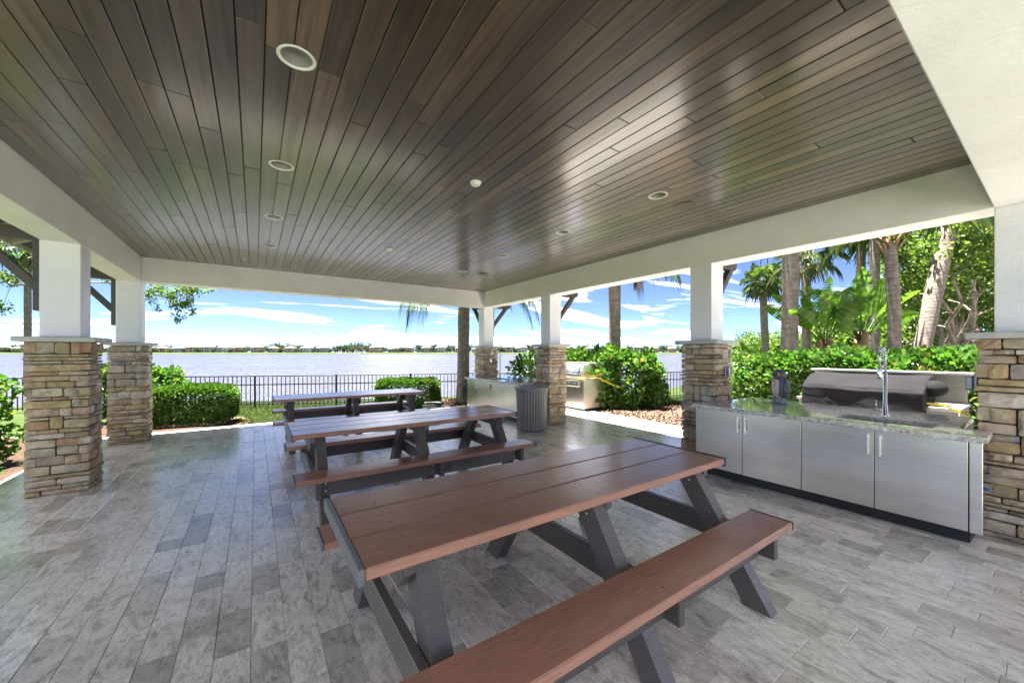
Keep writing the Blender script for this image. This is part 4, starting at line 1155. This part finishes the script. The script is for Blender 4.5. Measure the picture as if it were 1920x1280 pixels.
def hedge(name, label, cx, cy, rz, sx, sy, sz, n, leaf, wid, mat, seed, group=None, rough=.05, z0=.05, six=False, rnd=.28, cat='hedge', stems=5):
    r = np.random.default_rng(seed)
    t = thing(name, label, cat, (cx, cy, ZG), rz, group)
    # sample a rounded box shell with lumpy depth
    m_ = n; P = r.uniform(-1, 1, (m_ * 2, 3)); ax = r.choice(3, m_ * 2, p=np.array([sy * sz, sx * sz, sx * sy * 1.0]) / (sy * sz + sx * sz + sx * sy))
    sg = np.where(r.random(m_ * 2) < .5, -1.0, 1.0); sg[ax == 2] = np.where(r.random((ax == 2).sum()) < .85, 1, -1)
    P[np.arange(m_ * 2), ax] = sg
    l4 = (np.abs(P) ** 5).sum(1) ** (1 / 5); P = P / l4[:, None] * (1 + 0 * l4[:, None])
    Nrm = P * np.abs(P) ** 3; Nrm /= np.linalg.norm(Nrm, axis=1, keepdims=True) + 1e-9
    H = np.array([sx / 2, sy / 2, sz / 2]); Q = P * H; Q[:, 2] += sz / 2 + z0
    ph = r.random(6) * 6.28
    lump = np.sin(Q[:, 0] * 7 + ph[0]) * np.sin(Q[:, 1] * 6 + ph[1]) + .7 * np.sin(Q[:, 2] * 9 + ph[2] + Q[:, 0] * 4) + .5 * np.sin(Q[:, 0] * 17 + ph[3])
    dep = np.abs(r.normal(0, rnd * .25, m_ * 2))
    Q = Q + Nrm * (lump * rough)[:, None] - Nrm * dep[:, None] * np.minimum(1, sy)
    keep = Q[:, 2] > .0; Q = Q[keep][:m_]; Nrm = Nrm[keep][:m_]
    D = Nrm * .7 + r.normal(0, .55, Q.shape) + np.array([0, 0, .35])
    link('foliage', leaf_mesh('foliage', Q, D, leaf, wid, r, .25, six), mat, t)
    mb = MB(); rs = random.Random(seed)
    for k in range(stems):
        x = (k + .5) / stems * sx - sx / 2; p0 = Vector((x * .8, rs.uniform(-.1, .1) * sy, 0)); pts = [p0]
        for q in range(3): pts.append(pts[-1] + Vector((rs.uniform(-.12, .12), rs.uniform(-.1, .1), sz * .27)))
        mb.tube(pts, [.018, .014, .010, .005], 6)
        for q in range(2):
            e = pts[1 + q]; mb.tube([e, e + Vector((rs.uniform(-.2, .2), rs.uniform(-.2, .2), sz * .25))], [.009, .004], 5)
    mb.build('stems', 'tree_bark', t, True)
    return t

hedge('box_hedge', 'clipped green hedge with small leaves beside the far left column', -1.20, 10.72, rad(-9), 1.75, .95, .80, 21000, .052, .019, 'leaf_boxwood', 1, 'clipped hedges', .02)
hedge('box_hedge', 'rounded clipped hedge behind the farthest picnic table', 3.60, 10.55, rad(-26), 1.75, .85, .78, 17000, .055, .020, 'leaf_boxwood', 2, 'clipped hedges', .025)
hedge('shrub', 'taller light green shrub rising behind the far left column', -2.2, 12.3, 0, 1.3, 1.1, 1.18, 5000, .08, .03, 'leaf_clusia', 3, 'shrubs', .09, six=True, rnd=.5, cat='shrub')
hedge('shrub', 'loose yellow green shrub at the left edge behind the nearest left column', -3.35, 7.75, 0, 1.05, 1.2, 1.12, 4200, .085, .03, 'leaf_clusia', 4, 'shrubs', .10, six=True, rnd=.6, cat='shrub')
hedge('shrub', 'low dark green shrub at the left edge next to the mulch', -3.0, 6.75, 0, .95, 1.0, .55, 5000, .06, .02, 'leaf_boxwood', 5, 'shrubs', .06, rnd=.4, cat='shrub')
hedge('shrub', 'small reddish green bush by the fence right of the leafy bush', 10.0, 7.05, 0, .75, .7, .62, 3500, .05, .018, 'leaf_boxwood', 6, 'shrubs', .05, rnd=.4, cat='shrub')
hedge('leafy_bush', 'big bush with large glossy leaves right of the open grill', 8.55, 6.95, rad(-35), 1.75, 1.3, 1.50, 5200, .135, .042, 'leaf_clusia', 7, 'glossy leaved bushes', .12, six=True, rnd=.7, cat='bush')
hedge('leafy_bush', 'glossy leaved bush behind the hood of the open grill', 8.5, 8.7, rad(-80), 1.9, .9, 1.52, 3600, .13, .042, 'leaf_clusia', 8, 'glossy leaved bushes', .12, six=True, rnd=.6, cat='bush')
hedge('leafy_bush', 'glossy leaved bush between far counter and slatted trash can column', 6.75, 8.95, 0, .75, .8, 1.42, 1500, .12, .04, 'leaf_clusia', 9, 'glossy leaved bushes', .14, six=True, rnd=.7, cat='bush')
hedge('long_hedge', 'long bright green hedge behind the covered grill', 8.75, 1.55, rad(86), 5.3, 1.0, 1.50, 15000, .105, .036, 'leaf_clusia', 10, None, .07, six=True, rnd=.5, stems=14)

def tree_limbs(mb, base, top, r0, r1, rs, nseg=6, wob=.06):
    pts = []; rads_ = []
    for k in range(nseg + 1):
        s = k / nseg; p = Vector(base).lerp(Vector(top), s) + Vector((rs.uniform(-wob, wob), rs.uniform(-wob, wob), 0)) * (1 if 0 < k < nseg else 0)
        pts.append(p); rads_.append(r0 + (r1 - r0) * s)
    mb.tube(pts, rads_, 10); return pts

def crown(name, blobs, n, leaf, wid, mat, seed, parent, six=False, shell=.55):
    r = np.random.default_rng(seed); tot = sum(b[1] ** 2 for b in blobs); Cs = []; Ds = []
    for (c, rad_) in blobs:
        m_ = int(n * rad_ ** 2 / tot); v = r.normal(size=(m_, 3)); v /= np.linalg.norm(v, axis=1, keepdims=True)
        rr_ = rad_ * (shell + (1.05 - shell) * r.random(m_) ** .6) * (1 + .16 * np.sin(v[:, 0] * 6 + c[0]) * np.sin(v[:, 1] * 7 + c[1]) + .10 * np.sin(v[:, 2] * 11))
        # leaves sit in clumps (twigs)
        tw = r.integers(0, max(1, m_ // 14), m_); cen = v[tw] * rr_[tw][:, None] * np.array([1, 1, .8])
        Cs.append(np.array(c) + cen + r.normal(0, rad_ * .055 + leaf * .6, (m_, 3))); Ds.append(v[tw] * .5 + r.normal(0, .8, (m_, 3)) + np.array([0, 0, -.1]))
    return link(name, leaf_mesh(name, np.concatenate(Cs), np.concatenate(Ds), leaf, wid, r, .2, six), mat, parent)

def tree(name, label, base, h_trunk, blobs, n, leaf, wid, seed, mat='leaf_oak', r0=.16, group=None, bark='tree_bark', six=False):
    rs = random.Random(seed); b = Vector(base)
    t = thing(name, label, 'tree', b, 0, group)
    mb = MB(); fork = Vector((rs.uniform(-.2, .2), rs.uniform(-.2, .2), h_trunk))
    tree_limbs(mb, (0, 0, -.1), fork, r0, r0 * .75, rs)
    for (c, rd) in blobs:
        cl = Vector(c) - b; e = fork.lerp(cl, .9); pts = tree_limbs(mb, fork - Vector((0, 0, .15)), e, r0 * .55, r0 * .12, rs, 6, .16)
        for q in range(4):
            st = pts[2 + q % 4]; dv = Vector((rs.uniform(-1, 1), rs.uniform(-1, 1), rs.uniform(-.2, .9))) * rd * .8
            tree_limbs(mb, st, st + dv, r0 * .2, .012, rs, 4, .10)
    mb.build('trunk', bark, t, True)
    # crown is stored relative to the tree base
    crown('crown', [(tuple(Vector(c) - b), rd) for c, rd in blobs], n, leaf, wid, mat, seed, t, six)
    return t

def fan_frond(mb_V, mb_F, o, d, petl, fanr, nb, r, droop):
    """fan palm leaf: petiole strip and folded blades; appended to raw lists"""
    d = d.normalized(); side = d.cross(Vector((0, 0, 1)))
    side = side.normalized() if side.length > 1e-3 else Vector((1, 0, 0)); up = side.cross(d).normalized()
    def quad(a, b, c, e):
        k = len(mb_V); mb_V.extend([a, b, c, e]); mb_F.append((k, k + 1, k + 2, k + 3))
    p = o; pts = [o]
    for k in range(4):
        p = p + (d + Vector((0, 0, -droop * .10 * k))).normalized() * petl / 4; pts.append(p)
    for a, b in zip(pts[:-1], pts[1:]): quad(a - side * .018, a + side * .018, b + side * .013, b - side * .013)
    hub = pts[-1]; dd = (pts[-1] - pts[-2]).normalized(); uu = side.cross(dd).normalized()
    for k in range(nb):
        a = (k / (nb - 1) - .5) * rad(250); l = fanr * (1 - .28 * abs(k / (nb - 1) - .5) * 2) * r.uniform(.85, 1.08)
        v = (dd * math.cos(a) + side * math.sin(a)).normalized(); s2 = v.cross(uu).normalized()
        m1 = hub + v * l * .5 + uu * .03 + Vector((0, 0, -droop * .04)); tip = hub + v * l + Vector((0, 0, -l * (.18 + droop * .42) * r.uniform(.6, 1.3)))
        m2 = hub + v * l * .78 + Vector((0, 0, -droop * .14 * l)); wv = l * .040
        quad(hub, m1 - s2 * wv, m2, m1 + s2 * wv); quad(m1 - s2 * wv, tip, m1 + s2 * wv, m2)

def palm(label, px, depth, dia, z_crown, lean=(0, 0), nf=26, petl=.9, fanr=.85, seed=1, dead=5, z0=None, crown_on=True, bulge=0.0, group='fan palms', nb=22, boots=True, sweep=118, hang=()):
    r = random.Random(seed); b = at_depth(px, depth, ZG if z0 is None else z0)
    t = thing('palm_tree', label, 'palm tree', b, 0, group)
    H = z_crown - b.z; pts = []; rd = []
    sb = R_ * lean[0] + F_ * lean[1]
    for k in range(25):
        s = k / 24; off = sb * s + R_ * bulge * math.sin(math.pi * s)
        pts.append(off + Vector((0, 0, H * s - .1))); rd.append(dia / 2 * (1.18 - .18 * min(1, s * 5)) * (1 + r.uniform(-.025, .025)) * (1 - .10 * s))
    mb = MB(); mb.tube(pts, rd, 14); mb.build('trunk', 'palm_bark', t, True)
    top = pts[-1]
    if boots:
        mb = MB()
        for k in range(16):
            a = k * 2.4; q = top + Vector((math.cos(a), math.sin(a), 0)) * dia * .45 + Vector((0, 0, -.28 + .03 * k))
            mb.tube([q, q + Vector((math.cos(a) * .14, math.sin(a) * .14, .22))], [.035, .015], 5)
        mb.build('leaf_boots', 'banana_bark', t, True)
    if crown_on:
        V = []; F = []
        for k in range(nf):
            a = k * 2.39996 + r.uniform(-.2, .2); el = rad(72) - (k / nf) * rad(sweep)
            fan_frond(V, F, top + Vector((0, 0, .1)), Vector((math.cos(a) * math.cos(el), math.sin(a) * math.cos(el), math.sin(el))), petl * r.uniform(.85, 1.15), fanr * r.uniform(.85, 1.1), nb, r, .5 + .8 * k / nf)
        link('crown', mesh_data('crown', V, F), 'leaf_palm', t)
        for (hx, hy, fr, dd_) in hang:
            V = []; F = []; hub = at_depth(hx, depth, z_at(hy, depth)) - b
            mid = (top + hub) / 2 + Vector((0, 0, .35)); k0 = 0
            fan_frond(V, F, mid, (hub - mid), (hub - mid).length, fr, 24, r, dd_)
            pet = MB(); pet.tube([top, top.lerp(mid, .5) + Vector((0, 0, .12)), mid], [.03, .025, .02], 5); pet.build('frond_stalk', 'leaf_palm', t, True)
            link('hanging_frond', mesh_data('hanging_frond', V, F), 'leaf_palm_dead' if dd_ > 1 else 'leaf_palm', t)
        if dead:
            V = []; F = []
            for k in range(dead):
                a = r.uniform(0, 6.28); el = rad(-62) + r.uniform(-.2, .2)
                fan_frond(V, F, top, Vector((math.cos(a) * math.cos(el), math.sin(a) * math.cos(el), math.sin(el))), petl * .7, fanr * .8, nb, r, .9)
            link('dead_fronds', mesh_data('dead_fronds', V, F), 'leaf_palm_dead', t)
    return t
palm('palm with speckled trunk just left of the far corner column', 868, 11.2, .36, 5.6, (0.05, 0), 22, .9, .9, 1, 0, z0=.02, sweep=78, hang=[(776, 556, .85, .8), (795, 560, .75, .7), (760, 552, .6, .7), (985, 560, .8, .7), (1000, 556, .7, .8), (955, 552, .5, .7)])
palm('palm trunk rising behind the leafy bush between two stone columns', 1153, 12.2, .40, 5.75, (-.02, 0), 24, 1.1, 1.0, 2, 0, hang=[(1200, 520, .6, 1.1), (1262, 500, .6, .9)])
palm('slim distant palm with its round crown below the beam', 1440, 21.5, .40, 5.55, (-.28, 0), 30, .55, .80, 3, 3, bulge=-.05)
palm('thick rough palm trunk just behind the long hedge', 1478, 10.2, .41, 6.2, (.10, 0), 26, 1.1, 1.0, 4, 4)
palm('pale palm trunk partly hidden behind the thick rough one', 1512, 17.5, .38, 6.05, (-.02, 0), 18, .9, .9, 5, 3)
palm('curved palm trunk with brown crown base right of the paddle leaved plants', 1668, 9.4, .27, 4.34, (.0, 0), 11, .9, .9, 6, 0, bulge=.12, sweep=45)
palm('thick palm trunk leaning right behind the covered grill', 1700, 9.9, .38, 9.2, (2.5, .2), 16, 1.0, 1.0, 7, 0, bulge=-.1, sweep=80)
palm('far straight palm trunk seen between the paddle leaved plants', 1612, 15.5, .33, 6.3, (.05, 0), 16, .8, .9, 8, 0, sweep=105)
palm('far pale palm trunk just left of the curved palm trunk', 1638, 13.6, .30, 6.1, (.05, 0), 14, .8, .85, 9, 0, sweep=90)
palm('thin palm trunk rising far left behind the timber bracket', 52, 15.0, .22, 5.8, (0, 0), 22, .9, .9, 10, 0)

def paddle_plant(label, px, depth, hstem, nl, ll, seed, spread=.5, fan_dir=None):
    r = random.Random(seed); b = at_depth(px, depth, ZG)
    t = thing('paddle_plant', label, 'plant', b, 0, 'paddle leaved tropical plants')
    mb = MB()
    for k in range(3):
        q = Vector((r.uniform(-.18, .18), r.uniform(-.18, .18), 0)); mb.tube([q, q + Vector((0, 0, hstem * .5)), q * .6 + Vector((0, 0, hstem))], [.11, .095, .07], 9)
    for k in range(14):
        a = r.uniform(0, 6.28); z = hstem * r.uniform(.35, 1.0); q = Vector((math.cos(a) * .1, math.sin(a) * .1, z)); mb.tube([q, q + Vector((math.cos(a) * .12, math.sin(a) * .12, r.uniform(-.25, .2)))], [.03, .008], 5)
    mb.build('stem', 'banana_bark', t, True)
    for k in range(nl):
        s = (k + .5) / nl - .5; a = s * 2 * spread * 1.9 + r.uniform(-.1, .1)
        fd = R_ if fan_dir is None else fan_dir
        out_ = fd * math.sin(a) + F_ * r.uniform(-.25, .25); d = (out_ + Vector((0, 0, math.cos(a)))).normalized()
        o = Vector((r.uniform(-.08, .08), r.uniform(-.08, .08), hstem * .9)); pl = ll * r.uniform(.55, .95)
        pts = [o]; dd = d.copy()
        for q in range(5): dd = (dd + Vector((0, 0, -.015)) + out_ * .03).normalized(); pts.append(pts[-1] + dd * pl / 5)
        stem = MB(); stem.tube(pts, [.028, .024, .02, .017, .014, .012], 6)
        leaf = stem.build('leaf_stalk', 'leaf_paddle', t, True)
        # blade: midrib strip with torn segments
        V = []; F = []; nseg = 15; p = pts[-1]; dd = dd.normalized(); wv = dd.cross(F_ + R_ * r.uniform(-.7, .7) + Vector((0, 0, r.uniform(-.2, .5)))); wv = wv.normalized()
        up = wv.cross(dd); mid = []
        for q in range(nseg + 1):
            mid.append(p.copy()); dd = (dd + Vector((0, 0, -.03)) + out_ * .02).normalized(); p = p + dd * ll / nseg
        W = lambda s_: ll * .235 * math.sin(math.pi * min(1, max(0, .06 + .92 * s_)) ** .8) ** .7
        for sd in (-1, 1):
            for q in range(nseg):
                s0, s1 = q / nseg, (q + 1) / nseg; tear = r.uniform(0, .35) if r.random() < .55 else 0
                a0_, a1_ = mid[q], mid[q + 1]; dr = -r.uniform(0, .22) * tear * 2
                k0 = len(V); e0 = a0_ + wv * sd * W(s0) + up * W(s0) * .22 + dd * tear * .10; e1 = a1_ + wv * sd * W(s1) + up * W(s1) * .22 - dd * tear * .05 + Vector((0, 0, dr * .3))
                V += [a0_, a1_, e1, e0]; F.append((k0, k0 + 1, k0 + 2, k0 + 3) if sd > 0 else (k0, k0 + 3, k0 + 2, k0 + 1))
        link('leaf_blade', mesh_data('leaf_blade', V, F), 'leaf_paddle', leaf)
    return t
paddle_plant('paddle leaved plant with torn leaves right of the thick palm trunk', 1548, 10.3, 1.95, 10, 1.0, 1, .45)
paddle_plant('paddle leaved plant fanning out left of the curved palm trunk', 1614, 10.5, 2.15, 13, 1.05, 2, .55)
paddle_plant('low paddle leaved plant left of the thick palm trunk', 1440, 10.6, .75, 6, .85, 3, .8)
paddle_plant('short paddle leaved plant just above the long hedge between the trunks', 1580, 10.0, .8, 6, .7, 4, .7)
fl = thing('orange_flower', 'small orange flower above the long hedge', 'flower', at_depth(1526, 10.1, 1.40))
mb = MB()
for k in range(5): mb.tube([(0, 0, 0), (.03 * math.cos(k * 1.3), .03 * math.sin(k * 1.3), .10)], [.014, .003], 5)
mb.build('petals', 'flower_orange', fl)
mb = MB(); mb.tube([(0, 0, -1.45), (0, 0, 0)], [.012, .008], 6); mb.build('flower_stalk', 'leaf_paddle', fl)

def blob(px, py, depth, r): p = at_depth(px, depth); return ((p.x, p.y, z_at(py, depth)), r)
# trees at the right
tree('leafy_tree', 'big leafy tree with pale forked limbs beside the right edge column', at_depth(1795, 12.5, ZG), .75,
     [blob(1800, 520, 12.5, 1.5), blob(1760, 440, 13, 1.6), blob(1850, 560, 12.5, 1.5), blob(1880, 430, 12.5, 1.8), blob(1740, 545, 14, 1.2), blob(1820, 620, 13.5, .9), blob(1780, 360, 13, 1.7), blob(1790, 445, 9.9, .75), blob(1840, 425, 9.9, .8), blob(1765, 480, 10.2, .5), blob(1840, 480, 10.2, .7)], 30000, .11, .036, 21, r0=.15, group='trees at the right')
tree('leafy_tree', 'light green tree filling the gap behind the leaning palm', at_depth(1700, 24, ZG), 1.6,
     [blob(1690, 560, 24, 2.2), blob(1740, 600, 24, 2.0), blob(1650, 600, 25, 1.8), blob(1720, 500, 25, 2.0), blob(1780, 560, 24, 2.2), blob(1680, 640, 23, 1.5), blob(1760, 640, 23, 1.6)], 20000, .17, .06, 22, group='trees at the right')
tree('leafy_tree', 'green tree behind the right edge column', at_depth(1890, 20, ZG), 1.6,
     [blob(1840, 560, 20, 2.2), blob(1900, 500, 20, 2.6), blob(1850, 640, 20, 1.6), blob(1960, 600, 20, 2.2)], 16000, .15, .05, 23, group='trees at the right')
tree('leafy_tree', 'low rounded tree above the hedge next to the left paddle leaved plant', at_depth(1412, 26, ZG), .8,
     [blob(1410, 645, 26, 1.0), blob(1440, 655, 27, 1.0), blob(1390, 665, 26, .8), blob(1470, 650, 27, 1.2)], 9000, .15, .05, 24, group='trees at the right')
tree('leafy_tree', 'dense tree behind the paddle leaved plants', at_depth(1575, 30, ZG), 1.4,
     [blob(1560, 630, 30, 1.6), blob(1600, 620, 30, 1.7), blob(1530, 645, 30, 1.4), blob(1640, 630, 31, 1.6)], 12000, .18, .06, 25, group='trees at the right')
# oak branch over the left opening
ob = at_depth(150, 15.2, ZG)
tree('oak_tree', 'oak tree outside at the left whose leafy branch hangs over the lake', at_depth(-230, 12.0, ZG), 2.9,
     [blob(-200, 360, 12.0, 2.0), blob(-60, 400, 12.5, 1.4), blob(-330, 420, 12, 1.6)], 9000, .10, .036, 31, r0=.22)
def hang_branch(label, parent_px, spots, seed):
    r = random.Random(seed); t = [o for o in COL.objects if o.name == 'oak_tree'][0]; b = Vector(t.location)
    mb = MB(); cl = []
    start = at_depth(-60, 12.4, z_at(440, 12.4)) - b
    for (path, leaves) in spots:
        pts = [start] + [at_depth(px, d, z_at(py, d)) - b for px, py, d in path]
        mb.tube(pts, [.05 - .045 * k / (len(pts) - 1) for k in range(len(pts))], 7)
        for px, py, d, rd in leaves:
            c = at_depth(px, d, z_at(py, d)) - b; cl.append((tuple(c), rd)); mb.tube([min(pts, key=lambda q: (q - c).length), c], [.010, .004], 5)
    mb.build('hanging_branch', 'tree_bark', t, True)
    crown('branch_leaves', cl, 2600, .085, .030, 'leaf_oak', seed, t, shell=.2)
hang_branch('', 0, [([(20, 535, 12.4), (110, 528, 12.5), (200, 530, 12.6), (290, 528, 12.7), (350, 535, 12.8)],
                     [(300, 540, 12.7, .22), (325, 552, 12.7, .26), (345, 545, 12.8, .26), (370, 540, 12.8, .22), (395, 541, 12.8, .13), (330, 575, 12.7, .20), (348, 568, 12.8, .20), (337, 597, 12.7, .14), (362, 582, 12.8, .12), (296, 580, 12.7, .10),
                      (200, 520, 12.6, .2), (100, 520, 12.5, .22), (20, 520, 12.4, .3), (285, 552, 12.7, .2), (5, 575, 12.4, .2)])], 41)

# ================================================================== FAR SHORE
def house_proto(wall, roof_, wd, hg, seed):
    r = random.Random(seed); p = bpy.data.objects.new('lake_house', None); COL.objects.link(p)
    mb = MB(); mb.box((-wd / 2, 0, 0), (wd / 2, 9, hg)); wing = wd * .32
    mb.box((-wd / 2 + .5, -2.2, 0), (-wd / 2 + .5 + wing, -.01, hg * .92)); mb.build('wall', wall, p)
    mb = MB(); e = .7
    V = [(-wd / 2 - e, -e, hg + .02), (wd / 2 + e, -e, hg + .02), (wd / 2 + e, 9 + e, hg + .02), (-wd / 2 - e, 9 + e, hg + .02), (-wd / 2 + 4, 4.5, hg + 2.6), (wd / 2 - 4, 4.5, hg + 2.6)]
    mb.add(V, [(0, 1, 5, 4), (1, 2, 5), (2, 3, 4, 5), (3, 0, 4), (3, 2, 1, 0)])
    x0, x1 = -wd / 2 + .5 - .5, -wd / 2 + .5 + wing + .5; z = hg * .92 + .02
    mb.add([(x0, -2.8, z), (x1, -2.8, z), (x1, 1.0, z), (x0, 1.0, z), ((x0 + x1) / 2, -.4, z + 1.7), ((x0 + x1) / 2, 1.0, z + 1.7)], [(0, 1, 4), (1, 2, 5, 4), (3, 0, 4, 5), (3, 2, 1, 0)]); mb.build('roof', roof_, p)
    for fl_ in (0, 1):
        z = .5 + fl_ * hg * .5; x = -wd / 2 + wing + 1.2
        while x < wd / 2 - 1.6:
            ww_ = r.choice([1.3, 2.0, 2.6]); mb = MB(); mb.box((x, -.06, z), (min(x + ww_, wd / 2 - .5), -.005, z + hg * .36)); mb.build('window', 'window_glass', p); x += ww_ + r.uniform(.5, 1.1)
        mb = MB(); mb.box((-wd / 2 + 1.2, -2.26, z), (-wd / 2 + wing - .2, -2.205, z + hg * .34)); mb.build('window', 'window_glass', p)
    return p
HS_ = [('house_white', 'tile_grey', 16, 6.3, 'white house with grey roof'), ('house_cream', 'tile_orange', 17, 6.0, 'cream house with orange tile roof'), ('house_white', 'tile_orange', 15, 6.2, 'white house with orange tile roof'),
       ('house_grey', 'tile_grey', 17, 6.0, 'grey house with grey roof'), ('house_tan', 'tile_tan', 18, 5.8, 'tan house with tan roof'), ('house_cream', 'tile_brown', 16, 6.4, 'cream house with brown roof')]
protos = [house_proto(a, b, c, d, k) for k, (a, b, c, d, _) in enumerate(HS_)]
used = [False] * len(protos); rs = random.Random(12); px = -60.0; k = 0; treepx = []
while px < 1345:
    if 612 < px < 700 or 190 < px < 290 and False: treepx.append((px, 1)); px += 14; continue
    i = rs.choice([0, 1, 2, 3, 4, 5]) if px < 900 else rs.choice([1, 2, 2, 0, 0, 5])
    depth = SHORE_D + 34 + rs.uniform(-4, 10)
    if used[i]: h = copy_tree(protos[i])
    else: h = protos[i]; used[i] = True
    h.location = at_depth(px, depth, 1.0); h.rotation_euler = (0, 0, -YAW + rs.uniform(-.15, .15)); h.scale = (rs.choice([1, 1, -1]) * rs.uniform(.72, 1.0), 1.0, rs.uniform(1.0, 1.4))
    tag(h, f'distant {HS_[i][4]}, {ordinal(k)} house from the left along the far shore', 'house', 'houses on the far shore'); k += 1
    step = rs.uniform(25, 36); treepx.append((px + step / 2, 0)); px += step
for i, p_ in enumerate(protos):
    if not used[i]:
        for c in list(p_.children): bpy.data.objects.remove(c)
        bpy.data.objects.remove(p_)
# far trees: three shapes shared
def far_tree_proto(seed, r_, h):
    p = bpy.data.objects.new('shore_tree', None); COL.objects.link(p); rs_ = random.Random(seed)
    mb = MB(); mb.tube([(0, 0, 0), (0, 0, h * .5)], [.45, .3], 6); mb.build('trunk', 'tree_bark', p)
    bl = [((rs_.uniform(-r_, r_) * .8, rs_.uniform(-r_, r_) * .4, h * .52 + rs_.uniform(-.15, .25) * h), r_ * rs_.uniform(.5, .8)) for _ in range(6)]
    crown('crown', bl, 900, 1.3, .55, 'leaf_far', seed, p); return p
ft = [far_tree_proto(1, 4.5, 8), far_tree_proto(2, 6.0, 9.5), far_tree_proto(3, 3.5, 6.5)]; fu = [False] * 3; k = 0
extra = [(x + rs.uniform(-4, 4), 2) for x in range(-50, 1340, 17)]
allt = sorted(treepx + extra)
for (x, wh) in allt:
    i = rs.choice([0, 1, 2]) if wh != 1 else rs.choice([0, 1])
    depth = SHORE_D + (30 if wh == 0 else 62 if wh == 2 else 40) + rs.uniform(-6, 8)
    o = copy_tree(ft[i]) if fu[i] else ft[i]; fu[i] = True
    o.location = at_depth(x, depth, 0.9); s = rs.uniform(.75, 1.1) * (1.15 if wh == 2 else 1); s *= 1.3 if wh else .85; o.scale = (s * 1.1, s, s * rs.uniform(.75, 1.0)); o.rotation_euler = (0, 0, rs.uniform(0, 6.28))
    row_ = 'back row' if wh == 2 else 'front row'; kk = sum(1 for q in allt if q[0] < x and (q[1] == 2) == (wh == 2))
    lab = f'distant rounded green tree, {ordinal(kk)} from the left in the {row_} on the far shore'
    tag(o, lab, 'tree', 'trees on the far shore'); k += 1
# sailing boats
for k, x in enumerate((635, 640.5, 648.5, 666, 673.5, 684)):
    t = thing('sail_boat', f'{ordinal(k)} small white sailing boat from the left on the lake', 'boat', at_depth(x, SHORE_D - 30 - 3 * (k % 3), -1.2), -YAW + .3 * k, 'sailing boats on the lake')
    mb = MB(); mb.prism([(-2.0, .5), (-1.7, -.05), (1.5, -.05), (2.4, .55)], 'y', -.7, .7); mb.build('hull', 'sail_white', t)
    mb = MB(); mb.tube([(.3, 0, .4), (.3, 0, 6.2)], .07, 6); mb.build('mast', 'white_trim', t)
    mb = MB(); mb.prism([(.22, 1.0), (.22, 6.0), (-1.0, 3.2), (-1.9, 1.0)], 'y', -.03, .03); mb.build('sail', 'sail_white', t)
t = thing('boat_dock', 'low white dock between the sailing boats on the lake', 'dock', at_depth(657, SHORE_D - 14, -1.2), -YAW)
mb = MB(); mb.box((-8, -1, .6), (8, 1, 1.1)); mb.build('deck', 'sail_white', t)
mb = MB()
for x in (-7, -2.3, 2.3, 7): mb.tube([(x, 0, -.6), (x, 0, .6)], .2, 6)
mb.build('piles', 'white_trim', t)
# white house glimpsed behind the palms on the right
hp_ = thing('neighbour_house', 'white house with pale roof glimpsed behind the palm trunks', 'house', at_depth(1640, 48, ZG), -YAW - .3)
mb = MB(); mb.box((-7, 0, 0), (7, 8, 3.0)); mb.build('wall', 'house_white', hp_)
mb = MB(); mb.add([(-7.6, -.6, 3.02), (7.6, -.6, 3.02), (7.6, 8.6, 3.02), (-7.6, 8.6, 3.02), (-3, 4, 5.4), (3, 4, 5.4)], [(0, 1, 5, 4), (1, 2, 5), (2, 3, 4, 5), (3, 0, 4), (3, 2, 1, 0)]); mb.build('roof', 'tile_tan', hp_)
for x in (-5, -1.5, 2.2):
    mb = MB(); mb.box((x, -.06, .8), (x + 2.2, -.005, 2.5)); mb.build('window', 'window_glass', hp_)
